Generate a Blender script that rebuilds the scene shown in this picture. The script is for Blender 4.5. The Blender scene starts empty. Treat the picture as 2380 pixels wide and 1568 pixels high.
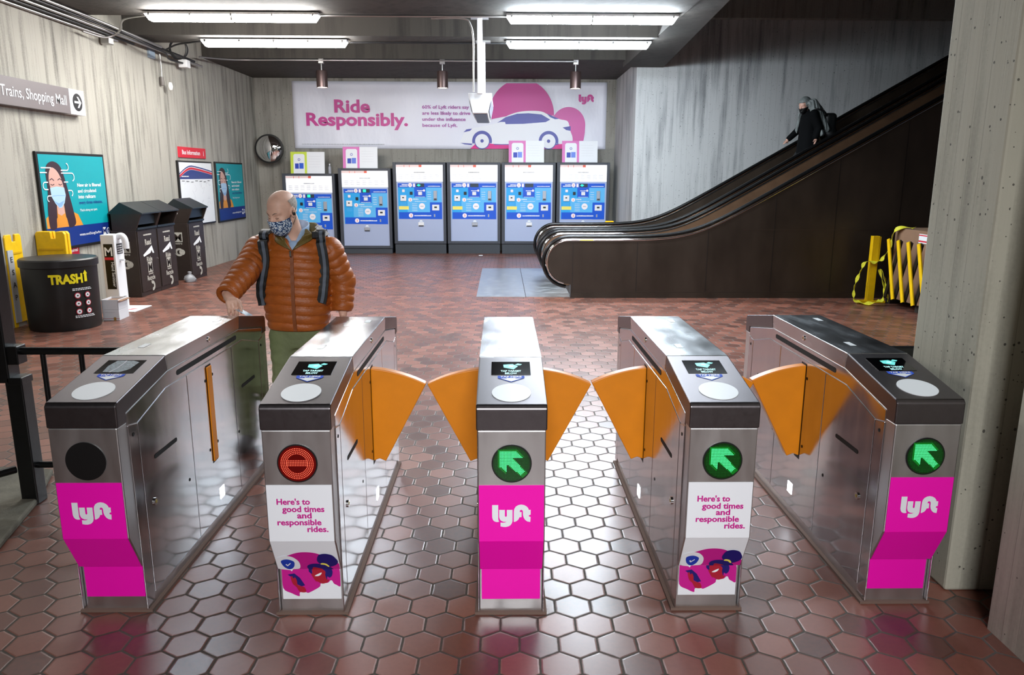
import bpy, bmesh, math, random
import numpy as np
from mathutils import Vector, Matrix
random.seed(4)
S = bpy.context.scene
COL = S.collection
PI = math.pi

# ---------------------------------------------------------------- camera, world, big lights, exposure
cam_d = bpy.data.cameras.new('camera'); cam = bpy.data.objects.new('camera', cam_d); COL.objects.link(cam)
S.camera = cam
cam_d.sensor_width = 36.0; cam_d.lens = 36.0 * 1738.84 / 2380.0
cam_d.clip_start = 0.05; cam_d.clip_end = 200
_yaw, _pit, _rol = 0.014, 0.2125, 0.003
_F = Vector((math.sin(_yaw)*math.cos(_pit), math.cos(_yaw)*math.cos(_pit), -math.sin(_pit)))
_R = Vector((math.cos(_yaw), -math.sin(_yaw), 0)); _U = _R.cross(_F)
_R, _U = _R*math.cos(_rol)+_U*math.sin(_rol), _U*math.cos(_rol)-_R*math.sin(_rol)
M = Matrix(((_R.x, _U.x, -_F.x, 0), (_R.y, _U.y, -_F.y, 0), (_R.z, _U.z, -_F.z, 1.7939), (0, 0, 0, 1)))
cam.matrix_world = M

w = bpy.data.worlds.new('world'); S.world = w; w.use_nodes = True
w.node_tree.nodes['Background'].inputs[0].default_value = (0.6, 0.75, 1.0, 1)
w.node_tree.nodes['Background'].inputs[1].default_value = 0.03
S.view_settings.view_transform = 'Standard'; S.view_settings.look = 'None'
S.view_settings.exposure = 0.42; S.view_settings.gamma = 1.0
S.view_settings.use_curve_mapping = False
S.cycles.use_denoising = True
S.cycles.max_bounces = 8; S.cycles.diffuse_bounces = 4; S.cycles.glossy_bounces = 4
S.cycles.sample_clamp_indirect = 8.0

def area_light(name, loc, sx, sy, power, col=(1, 1, 1), rot=(0, 0, 0)):
    d = bpy.data.lights.new(name, 'AREA'); d.shape = 'RECTANGLE'; d.size = sx; d.size_y = sy
    d.energy = power; d.color = col
    o = bpy.data.objects.new(name, d); o.location = loc; o.rotation_euler = rot; COL.objects.link(o)
    return o
TUBE_W = 90.0           # radiance of the fluorescent fittings
# the station's other ceiling fittings, unseen above the view
for _y, _p in ((8.55, 75), (6.4, 70)):
    area_light('unseen_lamp', (-3.55, _y, 3.82), 2.3, 0.16, _p*0.32, (1.0, 0.97, 0.94))
    area_light('unseen_lamp', (1.2, _y, 3.82), 2.3, 0.16, _p*1.3, (0.80, 0.91, 1.0))
_front_fill = area_light('unseen_lamp', (0.15, -2.9, 3.5), 1.6, 0.3, 47, (0.97, 0.98, 1.0), (math.radians(62), 0, 0))  # added fill lamp behind the camera, tilted and narrowed to brighten the gate fronts
_front_fill.data.spread = math.radians(75)

# ---------------------------------------------------------------- helpers
def lin(c):
    c = c/255.0
    return c/12.92 if c <= 0.04045 else ((c+0.055)/1.055)**2.4
def rgb(h):
    h = h.lstrip('#')
    return tuple(lin(int(h[i:i+2], 16)) for i in (0, 2, 4)) + (1.0,)
_mats = {}
def mat(name, col, rough=0.5, metal=0.0, emit=None, es=0.0, noise=None, bump=None, coat=0.0, spec=0.5, stretch=(1, 1, 1)):
    if name in _mats: return _mats[name]
    m = bpy.data.materials.new(name); m.use_nodes = True; nt = m.node_tree; N = nt.nodes; L = nt.links
    b = N['Principled BSDF']; c = rgb(col) if isinstance(col, str) else col
    b.inputs['Base Color'].default_value = c
    b.inputs['Roughness'].default_value = rough; b.inputs['Metallic'].default_value = metal
    b.inputs['Specular IOR Level'].default_value = spec
    if coat: b.inputs['Coat Weight'].default_value = coat; b.inputs['Coat Roughness'].default_value = 0.1
    if emit is not None:
        b.inputs['Emission Color'].default_value = rgb(emit) if isinstance(emit, str) else emit
        b.inputs['Emission Strength'].default_value = es
    if noise or bump:
        tc = N.new('ShaderNodeTexCoord'); mp = N.new('ShaderNodeMapping'); mp.inputs['Scale'].default_value = stretch
        L.new(tc.outputs['Object'], mp.inputs['Vector'])
    if noise:
        n = N.new('ShaderNodeTexNoise'); n.inputs['Scale'].default_value = noise[0]; n.inputs['Detail'].default_value = 5
        L.new(mp.outputs[0], n.inputs['Vector'])
        r = N.new('ShaderNodeMapRange'); r.inputs['From Min'].default_value = 0.3; r.inputs['From Max'].default_value = 0.7
        r.inputs['To Min'].default_value = 1-noise[1]; r.inputs['To Max'].default_value = 1+noise[1]
        L.new(n.outputs['Fac'], r.inputs['Value'])
        x = N.new('ShaderNodeVectorMath'); x.operation = 'SCALE'; x.inputs[0].default_value = c[:3]
        L.new(r.outputs[0], x.inputs['Scale']); L.new(x.outputs[0], b.inputs['Base Color'])
        if len(noise) > 2:
            r2 = N.new('ShaderNodeMapRange'); r2.inputs['From Min'].default_value = 0.3; r2.inputs['From Max'].default_value = 0.7
            r2.inputs['To Min'].default_value = rough-noise[2]; r2.inputs['To Max'].default_value = rough+noise[2]
            L.new(n.outputs['Fac'], r2.inputs['Value']); L.new(r2.outputs[0], b.inputs['Roughness'])
    if bump:
        n2 = N.new('ShaderNodeTexNoise'); n2.inputs['Scale'].default_value = bump[0]; n2.inputs['Detail'].default_value = 4
        L.new(mp.outputs[0], n2.inputs['Vector'])
        bp = N.new('ShaderNodeBump'); bp.inputs['Strength'].default_value = bump[1]; bp.inputs['Distance'].default_value = bump[2] if len(bump) > 2 else 0.01
        L.new(n2.outputs['Fac'], bp.inputs['Height']); L.new(bp.outputs[0], b.inputs['Normal'])
    _mats[name] = m
    return m

class NG:
    """small node-graph writer"""
    def __init__(s, name):
        s.m = bpy.data.materials.new(name); s.m.use_nodes = True; s.N = s.m.node_tree.nodes; s.L = s.m.node_tree.links
        s.b = s.N['Principled BSDF']
    def put(s, sock, v):
        if isinstance(v, bpy.types.NodeSocket): s.L.new(v, sock)
        else: sock.default_value = v
    def math(s, op, a, b=0.0, c=None):
        n = s.N.new('ShaderNodeMath'); n.operation = op; s.put(n.inputs[0], a); s.put(n.inputs[1], b)
        if c is not None: s.put(n.inputs[2], c)
        return n.outputs[0]
    def vec(s, op, a, b=None, out=0, sc=None, c=None):
        n = s.N.new('ShaderNodeVectorMath'); n.operation = op; s.put(n.inputs[0], a)
        if b is not None: s.put(n.inputs[1], b)
        if c is not None: s.put(n.inputs[2], c)
        if sc is not None: s.put(n.inputs['Scale'], sc)
        return n.outputs[out]
    def coord(s):
        return s.N.new('ShaderNodeTexCoord').outputs['Object']
    def sep(s, v):
        n = s.N.new('ShaderNodeSeparateXYZ'); s.put(n.inputs[0], v); return n.outputs
    def comb(s, x, y, z=0.0):
        n = s.N.new('ShaderNodeCombineXYZ'); s.put(n.inputs[0], x); s.put(n.inputs[1], y); s.put(n.inputs[2], z); return n.outputs[0]
    def noise(s, v, scale, detail=4, rough=0.5):
        n = s.N.new('ShaderNodeTexNoise'); s.put(n.inputs['Vector'], v); n.inputs['Scale'].default_value = scale
        n.inputs['Detail'].default_value = detail; n.inputs['Roughness'].default_value = rough; return n.outputs['Fac']
    def white(s, v):
        n = s.N.new('ShaderNodeTexWhiteNoise'); n.noise_dimensions = '3D'; s.put(n.inputs['Vector'], v); return n.outputs
    def rng(s, v, a, b, c, d, smooth=False):
        n = s.N.new('ShaderNodeMapRange'); s.put(n.inputs[0], v)
        if smooth: n.interpolation_type = 'SMOOTHSTEP'
        for i, q in enumerate((a, b, c, d)): s.put(n.inputs[i+1], q)
        return n.outputs[0]
    def mix(s, f, a, b):
        n = s.N.new('ShaderNodeMix'); n.data_type = 'RGBA'; s.put(n.inputs[0], f); s.put(n.inputs[6], a); s.put(n.inputs[7], b); return n.outputs[2]
    def ramp(s, f, stops):
        n = s.N.new('ShaderNodeValToRGB'); s.put(n.inputs[0], f); e = n.color_ramp.elements
        while len(e) < len(stops): e.new(0.5)
        for q, (p, c) in zip(e, stops): q.position = p; q.color = c
        return n.outputs[0]
    def bump(s, h, strength, dist, normal=None):
        n = s.N.new('ShaderNodeBump'); n.inputs['Strength'].default_value = strength; n.inputs['Distance'].default_value = dist
        s.put(n.inputs['Height'], h)
        if normal is not None: s.put(n.inputs['Normal'], normal)
        return n.outputs[0]

def concrete(name, dark, light, tint=1.0, pits=1.0, boards=0.11):
    g = NG(name); P = g.coord(); x, y, z = g.sep(P)
    u = g.math('ADD', x, y)
    st = g.noise(g.vec('MULTIPLY', P, (1, 1, 0.07)), 9.0, 6, 0.62)
    st2 = g.noise(g.vec('MULTIPLY', P, (1, 1, 0.5)), 1.3, 4)
    fine = g.noise(P, 60, 3)
    bid = g.math('FLOOR', g.math('DIVIDE', u, boards))
    bw = g.white(g.comb(bid, 0.5, 0.5))[0]
    f = g.math('ADD', g.math('MULTIPLY', st, 0.75), g.math('MULTIPLY', st2, 0.45))
    f = g.math('ADD', f, g.math('MULTIPLY', g.math('SUBTRACT', bw, 0.5), 0.10))
    f = g.math('ADD', f, g.math('MULTIPLY', g.math('SUBTRACT', fine, 0.5), 0.14))
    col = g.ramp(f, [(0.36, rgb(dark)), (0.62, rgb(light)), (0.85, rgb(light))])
    fr = g.math('FRACT', g.math('DIVIDE', u, boards))
    line = g.math('LESS_THAN', fr, 0.035)
    dl = g.math('MULTIPLY', line, g.math('MULTIPLY', g.math('GREATER_THAN', bw, 0.45), 0.35))
    col = g.mix(dl, col, rgb('#4a463f'))
    v = g.N.new('ShaderNodeTexVoronoi'); g.put(v.inputs['Vector'], g.vec('MULTIPLY', P, (1, 1, 0.75))); v.inputs['Scale'].default_value = 24
    rad = g.math('MULTIPLY', g.math('POWER', g.sep(v.outputs['Color'])[0], 5.0), 0.19*pits)
    pit = g.math('LESS_THAN', v.outputs['Distance'], rad)
    v2 = g.N.new('ShaderNodeTexVoronoi'); g.put(v2.inputs['Vector'], P); v2.inputs['Scale'].default_value = 52
    rad2 = g.math('MULTIPLY', g.math('POWER', g.sep(v2.outputs['Color'])[0], 7.0), 0.30*pits)
    pit = g.math('MAXIMUM', pit, g.math('LESS_THAN', v2.outputs['Distance'], rad2))
    col = g.mix(g.math('MULTIPLY', pit, 0.8), col, rgb('#2b2824'))
    g.put(g.b.inputs['Base Color'], col); g.b.inputs['Roughness'].default_value = 0.85
    h = g.math('SUBTRACT', g.math('ADD', g.math('MULTIPLY', st, 0.6), g.math('MULTIPLY', bw, 0.3)), g.math('MULTIPLY', pit, 1.0))
    g.put(g.b.inputs['Normal'], g.bump(h, 0.5, 0.012))
    return g.m

def hex_floor():
    g = NG('hexagonal quarry tile'); P = g.coord()
    s = 0.1535
    n = g.N.new('ShaderNodeVectorRotate'); n.rotation_type = 'Z_AXIS'; g.put(n.inputs['Vector'], P); n.inputs['Angle'].default_value = 0.012
    q = g.vec('SCALE', n.outputs[0], sc=1.0/s)
    r = (1.0, math.sqrt(3), 1.0); hh = (0.5, math.sqrt(3)/2, 0.0)
    q = g.vec('MULTIPLY', q, (1, 1, 0)); q = g.vec('ADD', q, (400.25, 400*math.sqrt(3)+0.3, 0))
    a = g.vec('SUBTRACT', g.vec('MODULO', q, r), hh)
    b = g.vec('SUBTRACT', g.vec('MODULO', g.vec('SUBTRACT', q, hh), r), hh)
    la = g.vec('LENGTH', a, out=1); lb = g.vec('LENGTH', b, out=1)
    f = g.math('LESS_THAN', la, lb)
    mx = g.N.new('ShaderNodeMix'); mx.data_type = 'VECTOR'; g.put(mx.inputs[0], f); g.put(mx.inputs[4], b); g.put(mx.inputs[5], a)
    gv = mx.outputs[1]
    ax, ay, az = g.sep(g.vec('ABSOLUTE', gv))
    d = g.math('MAXIMUM', ax, g.math('ADD', g.math('MULTIPLY', ax, 0.5), g.math('MULTIPLY', ay, math.sqrt(3)/2)))
    cid = g.vec('DIVIDE', g.vec('SUBTRACT', q, gv), (0.5, math.sqrt(3)/2, 1))
    cid = g.vec('FLOOR', g.vec('ADD', cid, (0.5, 0.5, 0.5)))
    wn = g.white(cid)
    rnd = wn[0]
    wob = g.math('MULTIPLY', g.math('SUBTRACT', g.noise(P, 30, 3), 0.5), 0.03)
    dd = g.math('ADD', d, wob)
    grout = g.rng(dd, 0.464, 0.479, 0, 1, True)
    mott = g.noise(P, 45, 4, 0.65)
    big = g.noise(P, 1.1, 4)
    t = g.math('ADD', g.math('MULTIPLY', rnd, 0.62), g.math('MULTIPLY', mott, 0.38))
    tile = g.ramp(t, [(0.1, rgb('#48302a')), (0.35, rgb('#6b3f32')), (0.6, rgb('#7d4a3a')), (0.85, rgb('#925a49'))])
    tile = g.mix(g.rng(big, 0.35, 0.75, 0.0, 0.35), tile, rgb('#5e463f'))
    col = g.mix(grout, tile, g.mix(g.noise(P, 90, 2), rgb('#2c2620'), rgb('#544b40')))
    g.put(g.b.inputs['Base Color'], col)
    ro = g.math('ADD', g.math('MULTIPLY', mott, 0.12), g.math('ADD', 0.275, g.math('MULTIPLY', wn[0], 0.06)))
    g.put(g.b.inputs['Roughness'], g.math('ADD', ro, g.math('MULTIPLY', grout, 0.5)))
    g.b.inputs['Specular IOR Level'].default_value = 0.95
    pil = g.rng(dd, 0.43, 0.485, 1, 0, True)
    h = g.math('ADD', pil, g.math('MULTIPLY', g.noise(P, 25, 3), 0.10))
    tilt = g.vec('DOT_PRODUCT', g.vec('SUBTRACT', wn[1], (0.5, 0.5, 0.5)), gv, out=1)
    h = g.math('ADD', h, g.math('MULTIPLY', tilt, 0.14))
    g.put(g.b.inputs['Normal'], g.bump(h, 0.4, 0.003))
    return g.m

_tc = {}
def text_polys(s, bold=0.0):
    k = (s, bold)
    if k in _tc: return _tc[k]
    c = bpy.data.curves.new('lettering', 'FONT'); c.body = s; c.size = 1; c.offset = bold; c.resolution_u = 3
    o = bpy.data.objects.new('lettering', c)
    me = bpy.data.meshes.new_from_object(o)
    v = [(p.co.x, p.co.y) for p in me.vertices]; f = [tuple(p.vertices) for p in me.polygons]
    bpy.data.objects.remove(o); bpy.data.curves.remove(c); bpy.data.meshes.remove(me)
    _tc[k] = (v, f)
    return _tc[k]

class Fr:
    """a flat drawing frame: o + x*u + y*v + n*w"""
    def __init__(s, o, u, v):
        s.o = Vector(o); s.u = Vector(u).normalized(); s.v = Vector(v).normalized(); s.n = s.u.cross(s.v)
    def p(s, x, y, w=0.0): return s.o + s.u*x + s.v*y + s.n*w

class MB:
    def __init__(s): s.v = []; s.f = []; s.mi = []; s.ms = []
    def m(s, mt):
        if mt not in s.ms: s.ms.append(mt)
        return s.ms.index(mt)
    def add(s, vs, fs, mt):
        k = len(s.v); i = s.m(mt)
        s.v += [tuple(p) for p in vs]
        for f in fs: s.f.append(tuple(k+q for q in f)); s.mi.append(i)
        return s
    def box(s, x0, x1, y0, y1, z0, z1, mt):
        vs = [(x, y, z) for z in (z0, z1) for y in (y0, y1) for x in (x0, x1)]
        return s.add(vs, [(0, 2, 3, 1), (4, 5, 7, 6), (0, 1, 5, 4), (2, 6, 7, 3), (0, 4, 6, 2), (1, 3, 7, 5)], mt)
    def obox(s, fr, x0, x1, y0, y1, w0, w1, mt):
        vs = [fr.p(x, y, w) for w in (w0, w1) for y in (y0, y1) for x in (x0, x1)]
        return s.add(vs, [(0, 2, 3, 1), (4, 5, 7, 6), (0, 1, 5, 4), (2, 6, 7, 3), (0, 4, 6, 2), (1, 3, 7, 5)], mt)
    def prism(s, fr, pts, w0, w1, mt):
        n = len(pts); ar = sum(pts[i][0]*pts[(i+1) % n][1]-pts[(i+1) % n][0]*pts[i][1] for i in range(n))
        if ar < 0: pts = pts[::-1]
        vs = [fr.p(x, y, w0) for x, y in pts]+[fr.p(x, y, w1) for x, y in pts]
        fs = [tuple(range(n-1, -1, -1)), tuple(range(n, 2*n))]+[(i, (i+1) % n, n+(i+1) % n, n+i) for i in range(n)]
        return s.add(vs, fs, mt)
    def poly(s, fr, pts, w, mt):
        n = len(pts); ar = sum(pts[i][0]*pts[(i+1) % n][1]-pts[(i+1) % n][0]*pts[i][1] for i in range(n))
        if ar < 0: pts = pts[::-1]
        return s.add([fr.p(x, y, w) for x, y in pts], [tuple(range(n))], mt)
    def rect(s, fr, x0, y0, x1, y1, w, mt): return s.poly(fr, [(x0, y0), (x1, y0), (x1, y1), (x0, y1)], w, mt)
    def disc(s, fr, cx, cy, r, w, mt, n=28, ry=None, a0=0, a1=2*PI):
        ry = ry or r
        full = abs(a1-a0-2*PI) < 1e-6
        k = n if full else n+1
        return s.poly(fr, [(cx+r*math.cos(a0+(a1-a0)*i/n), cy+ry*math.sin(a0+(a1-a0)*i/n)) for i in range(k)], w, mt)
    def ring(s, fr, cx, cy, r0, r1, w, mt, n=32, a0=0, a1=2*PI):
        vs = []; fs = []
        for i in range(n+1):
            a = a0+(a1-a0)*i/n
            vs += [fr.p(cx+r0*math.cos(a), cy+r0*math.sin(a), w), fr.p(cx+r1*math.cos(a), cy+r1*math.sin(a), w)]
        for i in range(n): fs.append((2*i, 2*i+1, 2*i+3, 2*i+2))
        return s.add(vs, fs, mt)
    def line(s, fr, pts, wd, w, mt):
        L = []; R = []
        for i, (x, y) in enumerate(pts):
            a = pts[max(0, i-1)]; b = pts[min(len(pts)-1, i+1)]
            dx, dy = b[0]-a[0], b[1]-a[1]; l = math.hypot(dx, dy) or 1
            L.append((x-dy/l*wd/2, y+dx/l*wd/2)); R.append((x+dy/l*wd/2, y-dx/l*wd/2))
        for i in range(len(pts)-1): s.poly(fr, [R[i], R[i+1], L[i+1], L[i]], w, mt)
        return s
    def text(s, fr, st, x, y, size, w, mt, bold=0.0, align='l', width=None, slant=0.0):
        v, f = text_polys(st, bold)
        if not v: return s
        x0 = min(p[0] for p in v); x1 = max(p[0] for p in v)
        sx = size if width is None else width/(x1-x0)
        off = {'l': x0, 'c': (x0+x1)/2, 'r': x1}[align]
        return s.add([fr.p(x+(px-off)*sx+py*size*slant, y+py*size, w) for px, py in v], f, mt)
    def cyl(s, a, b, r, mt, n=16, r2=None, caps=True):
        a = Vector(a); b = Vector(b); r2 = r if r2 is None else r2
        d = (b-a).normalized(); u = d.orthogonal().normalized(); v = d.cross(u)
        vs = [a+(u*math.cos(2*PI*i/n)+v*math.sin(2*PI*i/n))*r for i in range(n)]+[b+(u*math.cos(2*PI*i/n)+v*math.sin(2*PI*i/n))*r2 for i in range(n)]
        fs = [(i, (i+1) % n, n+(i+1) % n, n+i) for i in range(n)]
        if caps: fs += [tuple(range(n-1, -1, -1)), tuple(range(n, 2*n))]
        return s.add(vs, fs, mt)
    def tube(s, pts, r, mt, n=8, caps=True, rs=None):
        P = [Vector(p) for p in pts]; rings = []; u = None
        for i, p in enumerate(P):
            d = (P[min(i+1, len(P)-1)]-P[max(0, i-1)]).normalized()
            if u is None: u = d.orthogonal().normalized()
            u = (u-d*u.dot(d)); u = u.normalized() if u.length > 1e-6 else d.orthogonal().normalized()
            v = d.cross(u); rr = rs[i] if rs else r
            rings.append([p+(u*math.cos(2*PI*k/n)+v*math.sin(2*PI*k/n))*rr for k in range(n)])
        return s.loft(rings, mt, caps)
    def loft(s, rings, mt, caps=True, closed=True):
        n = len(rings[0]); vs = [p for r in rings for p in r]; fs = []
        kk = n if closed else n-1
        for i in range(len(rings)-1):
            for k in range(kk): fs.append((i*n+k, i*n+(k+1) % n, (i+1)*n+(k+1) % n, (i+1)*n+k))
        if caps and closed: fs += [tuple(range(n-1, -1, -1)), tuple(range((len(rings)-1)*n, len(rings)*n))]
        return s.add(vs, fs, mt)
    def lathe(s, prof, mt, c=(0, 0, 0), n=40, caps=True):
        return s.loft([[(c[0]+r*math.cos(2*PI*k/n), c[1]+r*math.sin(2*PI*k/n), c[2]+z) for k in range(n)] for r, z in prof], mt, caps)
    def build(s, name, parent=None, smooth=None, bevel=0.0, seg=2, label=None):
        me = bpy.data.meshes.new(name); me.from_pydata(s.v, [], s.f)
        for x in s.ms: me.materials.append(x)
        me.polygons.foreach_set('material_index', s.mi)
        if smooth is not None:
            me.polygons.foreach_set('use_smooth', [True]*len(me.polygons)); me.set_sharp_from_angle(angle=math.radians(smooth))
        me.update()
        o = bpy.data.objects.new(name, me); COL.objects.link(o)
        if parent is not None: o.parent = parent
        if bevel:
            b = o.modifiers.new('edge', 'BEVEL'); b.width = bevel; b.segments = seg; b.limit_method = 'ANGLE'; b.angle_limit = math.radians(35)
        if label: o['label'] = label
        return o

def tag(o, label, cat, group=None):
    o['label'] = label; o['category'] = cat
    if group: o['group'] = group
    return o
def thing(name, label, cat, loc=(0, 0, 0), rz=0.0, group=None):
    o = bpy.data.objects.new(name, None); COL.objects.link(o); o.location = loc; o.rotation_euler = (0, 0, rz); o.empty_display_size = 0.1
    return tag(o, label, cat, group)
def struct(name, mb, **k):
    o = mb.build(name, **k); o['kind'] = 'structure'; return o
def mesh_obj(name, me, parent=None, label=None):
    o = bpy.data.objects.new(name, me); COL.objects.link(o)
    if parent is not None: o.parent = parent
    if label: o['label'] = label
    return o
XY = lambda o: Fr(o, (1, 0, 0), (0, 0, 1))        # upright frame facing the camera (-y)
def bars(mb, fr, x0, y, x1, h, w, mt, gap=0.25, seed=0):
    """a line of print too small to read"""
    rr = random.Random(seed+int(y*1000)); x = x0
    while x < x1:
        l = h*rr.uniform(1.2, 3.4); l = min(l, x1-x)
        mb.rect(fr, x, y, x+l, y+h*rr.uniform(0.75, 1.0), w, mt); x += l+h*gap*2
# ---------------------------------------------------------------- materials
WALL_L = concrete('board-marked concrete', '#5a5853', '#a9a69c')
WALL_B = concrete('grey concrete', '#6a6862', '#9b978f')
WALL_R = concrete('pale blue-grey concrete', '#7c7e80', '#bcbdbd')
PILLAR = concrete('pitted concrete', '#8a877a', '#b3af9f', pits=1.15, boards=0.085)
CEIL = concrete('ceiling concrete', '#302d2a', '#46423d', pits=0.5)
FLOOR = hex_floor()
KERB = mat('kerb concrete', '#6f6b5e', 0.9, noise=(9, 0.3), bump=(40, 0.4))
STEEL = mat('brushed stainless steel', (0.53, 0.53, 0.55, 1), 0.13, 1.0, noise=(14, 0.05, 0.03), stretch=(1, 1, 0.25))
STEEL_B = mat('satin stainless steel', (0.62, 0.61, 0.61, 1), 0.40, 1.0, noise=(14, 0.05, 0.04), stretch=(1, 1, 0.25))
STEEL_T = mat('scuffed stainless top', (0.50, 0.52, 0.54, 1), 0.23, 1.0, noise=(9, 0.08, 0.08), stretch=(1, 0.35, 1))
BRONZE = mat('dark bronze metal', (0.165, 0.15, 0.157, 1), 0.37, 1.0, noise=(60, 0.04, 0.02))
CHROME = mat('chrome', (0.8, 0.8, 0.8, 1), 0.12, 1.0)
BLACK = mat('black plastic', '#0b0b0c', 0.45)
BLACKM = mat('matt black', '#050505', 0.7)
GLASS_BLACK = mat('screen glass', '#050608', 0.08, coat=0.4)
ORANGE = mat('orange enamel', '#e8890c', 0.42, noise=(9, 0.05))
PINK = mat('hot pink vinyl', '#f400b0', 0.42)
WHITE_V = mat('white vinyl', '#e9ebf0', 0.45)
WHITE = mat('white paint', '#e8e8ea', 0.5)
MAGENTA = mat('magenta print', '#c41089', 0.5)
NAVY = mat('navy print', '#1a0f6e', 0.5)
BLUE = mat('royal blue print', '#1238ae', 0.5)
SKINRED = mat('dark red print', '#a8102c', 0.5)
YELLOWP = mat('pale yellow print', '#f2e05c', 0.5)
GREY_D = mat('dark grey print', '#3a3a3e', 0.6)
GREY_L = mat('light grey print', '#c9cbd2', 0.6)
RED = mat('signal red print', '#d5263a', 0.5)
IRON = mat('black painted iron', '#0d0d0e', 0.32, noise=(30, 0.3), bump=(50, 0.15, 0.003))
PAINT_BLACK = mat('satin black frame', '#141414', 0.4)
GALV = mat('galvanised conduit', (0.42, 0.41, 0.40, 1), 0.4, 0.9)
CABLE = mat('dark cable', '#17171a', 0.55)
YELLOW = mat('yellow plastic', '#f2c200', 0.5, noise=(12, 0.07))
SKIN = mat('skin', '#e6b7a0', 0.5, noise=(26, 0.07), bump=(160, 0.08, 0.002))

# ---------------------------------------------------------------- the hall
struct('floor', MB().box(-7, 14, -4, 19, -0.2, 0, FLOOR))
struct('wall_left', MB().box(-6.2, -5.82, -4, 18.9, 0, 4.6, WALL_L))
struct('wall_back', MB().box(-5.82, 2.70, 18.45, 18.9, 0, 4.6, WALL_B))
struct('wall_right', MB().box(2.70, 14, 15.70, 18.9, 0, 9, WALL_R))
struct('wall_upper', MB().box(2.95, 14, 15.52, 15.70, 4.82, 9, WALL_B))
struct('wall_side', MB().box(1.975, 2.7, -4, 2.70, 0, 4.6, PILLAR))
struct('wall_rear', MB().box(-5.82, 1.975, -4.3, -4, 0, 4.6, WALL_B))
struct('wall_far', MB().box(13.5, 14, 0, 15.52, 0, 9, WALL_B))
struct('pillar', MB().box(1.965, 3.1, 2.985, 3.46, 0, 9, PILLAR), bevel=0.012)
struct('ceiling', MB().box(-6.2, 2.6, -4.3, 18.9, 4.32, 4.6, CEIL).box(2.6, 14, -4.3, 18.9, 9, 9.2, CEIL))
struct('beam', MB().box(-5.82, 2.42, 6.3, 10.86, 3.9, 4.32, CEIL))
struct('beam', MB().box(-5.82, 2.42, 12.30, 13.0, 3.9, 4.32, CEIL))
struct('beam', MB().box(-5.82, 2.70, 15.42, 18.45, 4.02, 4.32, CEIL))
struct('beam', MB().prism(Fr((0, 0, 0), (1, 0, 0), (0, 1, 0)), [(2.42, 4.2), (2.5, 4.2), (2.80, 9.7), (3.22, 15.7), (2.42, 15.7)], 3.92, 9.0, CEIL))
steelplate = mat('steel floor plate', (0.47, 0.50, 0.53, 1), 0.36, 0.85, noise=(7, 0.16, 0.08))
struct('trim_1', MB().box(-0.385, 1.55, 11.22, 14.80, 0.0, 0.006, steelplate).box(0.36, 0.368, 11.22, 14.8, 0.0, 0.0075, BLACKM))
struct('kerb', MB().prism(Fr((0, 0, 0), (1, 0, 0), (0, 1, 0)), [(-5.0, 2.0), (-3.2, 2.0), (-2.43, 3.3), (-2.58, 3.9), (-2.75, 4.35), (-5, 4.6)], 0, 0.035, KERB), bevel=0.01)

# ---------------------------------------------------------------- ceiling lights
def emis(name, c, s): return mat(name, c, 0.3, emit=c, es=s)
def tube_light(x0, x1, y, zt, em, label):
    t = thing('fluorescent_light', label, 'ceiling light', ((x0+x1)/2, y, zt), 0, 'fluorescent ceiling lights')
    L = (x1-x0)/2; fr = Fr((0, 0, 0), (1, 0, 0), (0, 0, 1))
    MB().prism(fr, [(-L, 0), (L, 0), (L, -0.03), (-L, -0.03)], -0.085, 0.085, WHITE).build('housing', t, bevel=0.006)
    sec = [(-0.078, -0.03), (0.078, -0.03), (0.062, -0.105), (-0.062, -0.105)]
    for a, b, ta, tb in ((-L+0.01, -0.012, 0.05, 0), (0.012, L-0.01, 0, 0.05)):
        rings = [[(x+(q if k > 1 else 0), yy, zz) for k, (yy, zz) in enumerate(sec)] for x, q in ((a, ta), (b, -tb))]
        MB().loft(rings, em).build('lens', t, label='glowing ribbed lens')
    MB().box(-0.012, 0.012, -0.075, 0.075, -0.1, -0.03, WHITE).build('lens_joint', t)
    for k in range(5):
        x = -L+0.07+(2*L-0.14)*k/4
        MB().box(x-0.012, x+0.012, -0.092, -0.083, -0.05, -0.012, CHROME).build('clip', t)
    return t
EM_L = emis('lit lens warm white', (1.0, 0.98, 0.95, 1), TUBE_W)
EM_R = emis('lit lens cool white', (0.82, 0.92, 1.0, 1), TUBE_W*1.4)
tube_light(-4.69, -2.41, 10.6, 3.885, EM_L, 'nearer of the two left fluorescent fittings, under the dark ceiling beam')
tube_light(-4.73, -2.44, 12.6, 3.885, EM_L, 'farther of the two left fluorescent fittings, over the standing person')
tube_light(0.06, 2.34, 10.6, 3.885, EM_R, 'nearer of the two right fluorescent fittings, beside the white hanging poles')
tube_light(0.07, 2.37, 12.6, 3.885, EM_R, 'farther of the two right fluorescent fittings, before the pink car banner')

DL = mat('brown anodised metal', '#5b4a48', 0.35, 0.6)
def downlight(x, zt, label):
    t = thing('cylinder_downlight', label, 'ceiling light', (x, 15.50, 3.955), 0, 'cylinder downlights on the rear conduit')
    MB().box(-0.05, 0.05, -0.04, 0.04, -0.02, 0.066, GALV).build('junction_box', t, bevel=0.006)
    MB().cyl((0, 0, -0.16), (0, 0, -0.02), 0.012, GALV).build('stem', t, smooth=40)
    MB().lathe([(0.0, -0.155), (0.105, -0.155), (0.108, -0.165), (0.108, -0.47), (0.100, -0.47), (0.100, -0.44)], DL, n=32, caps=False).build('lamp_shade', t, smooth=40)
    MB().lathe([(0.0, -0.462), (0.099, -0.462)], emis('downlight bulb', (1, 0.93, 0.86, 1), 6.0), n=32, caps=False).build('lens', t)
downlight(-3.535, 0, 'leftmost of three brown cylinder downlights, over the start of the banner')
downlight(-1.168, 0, 'middle one of three brown cylinder downlights over the banner')
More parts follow.
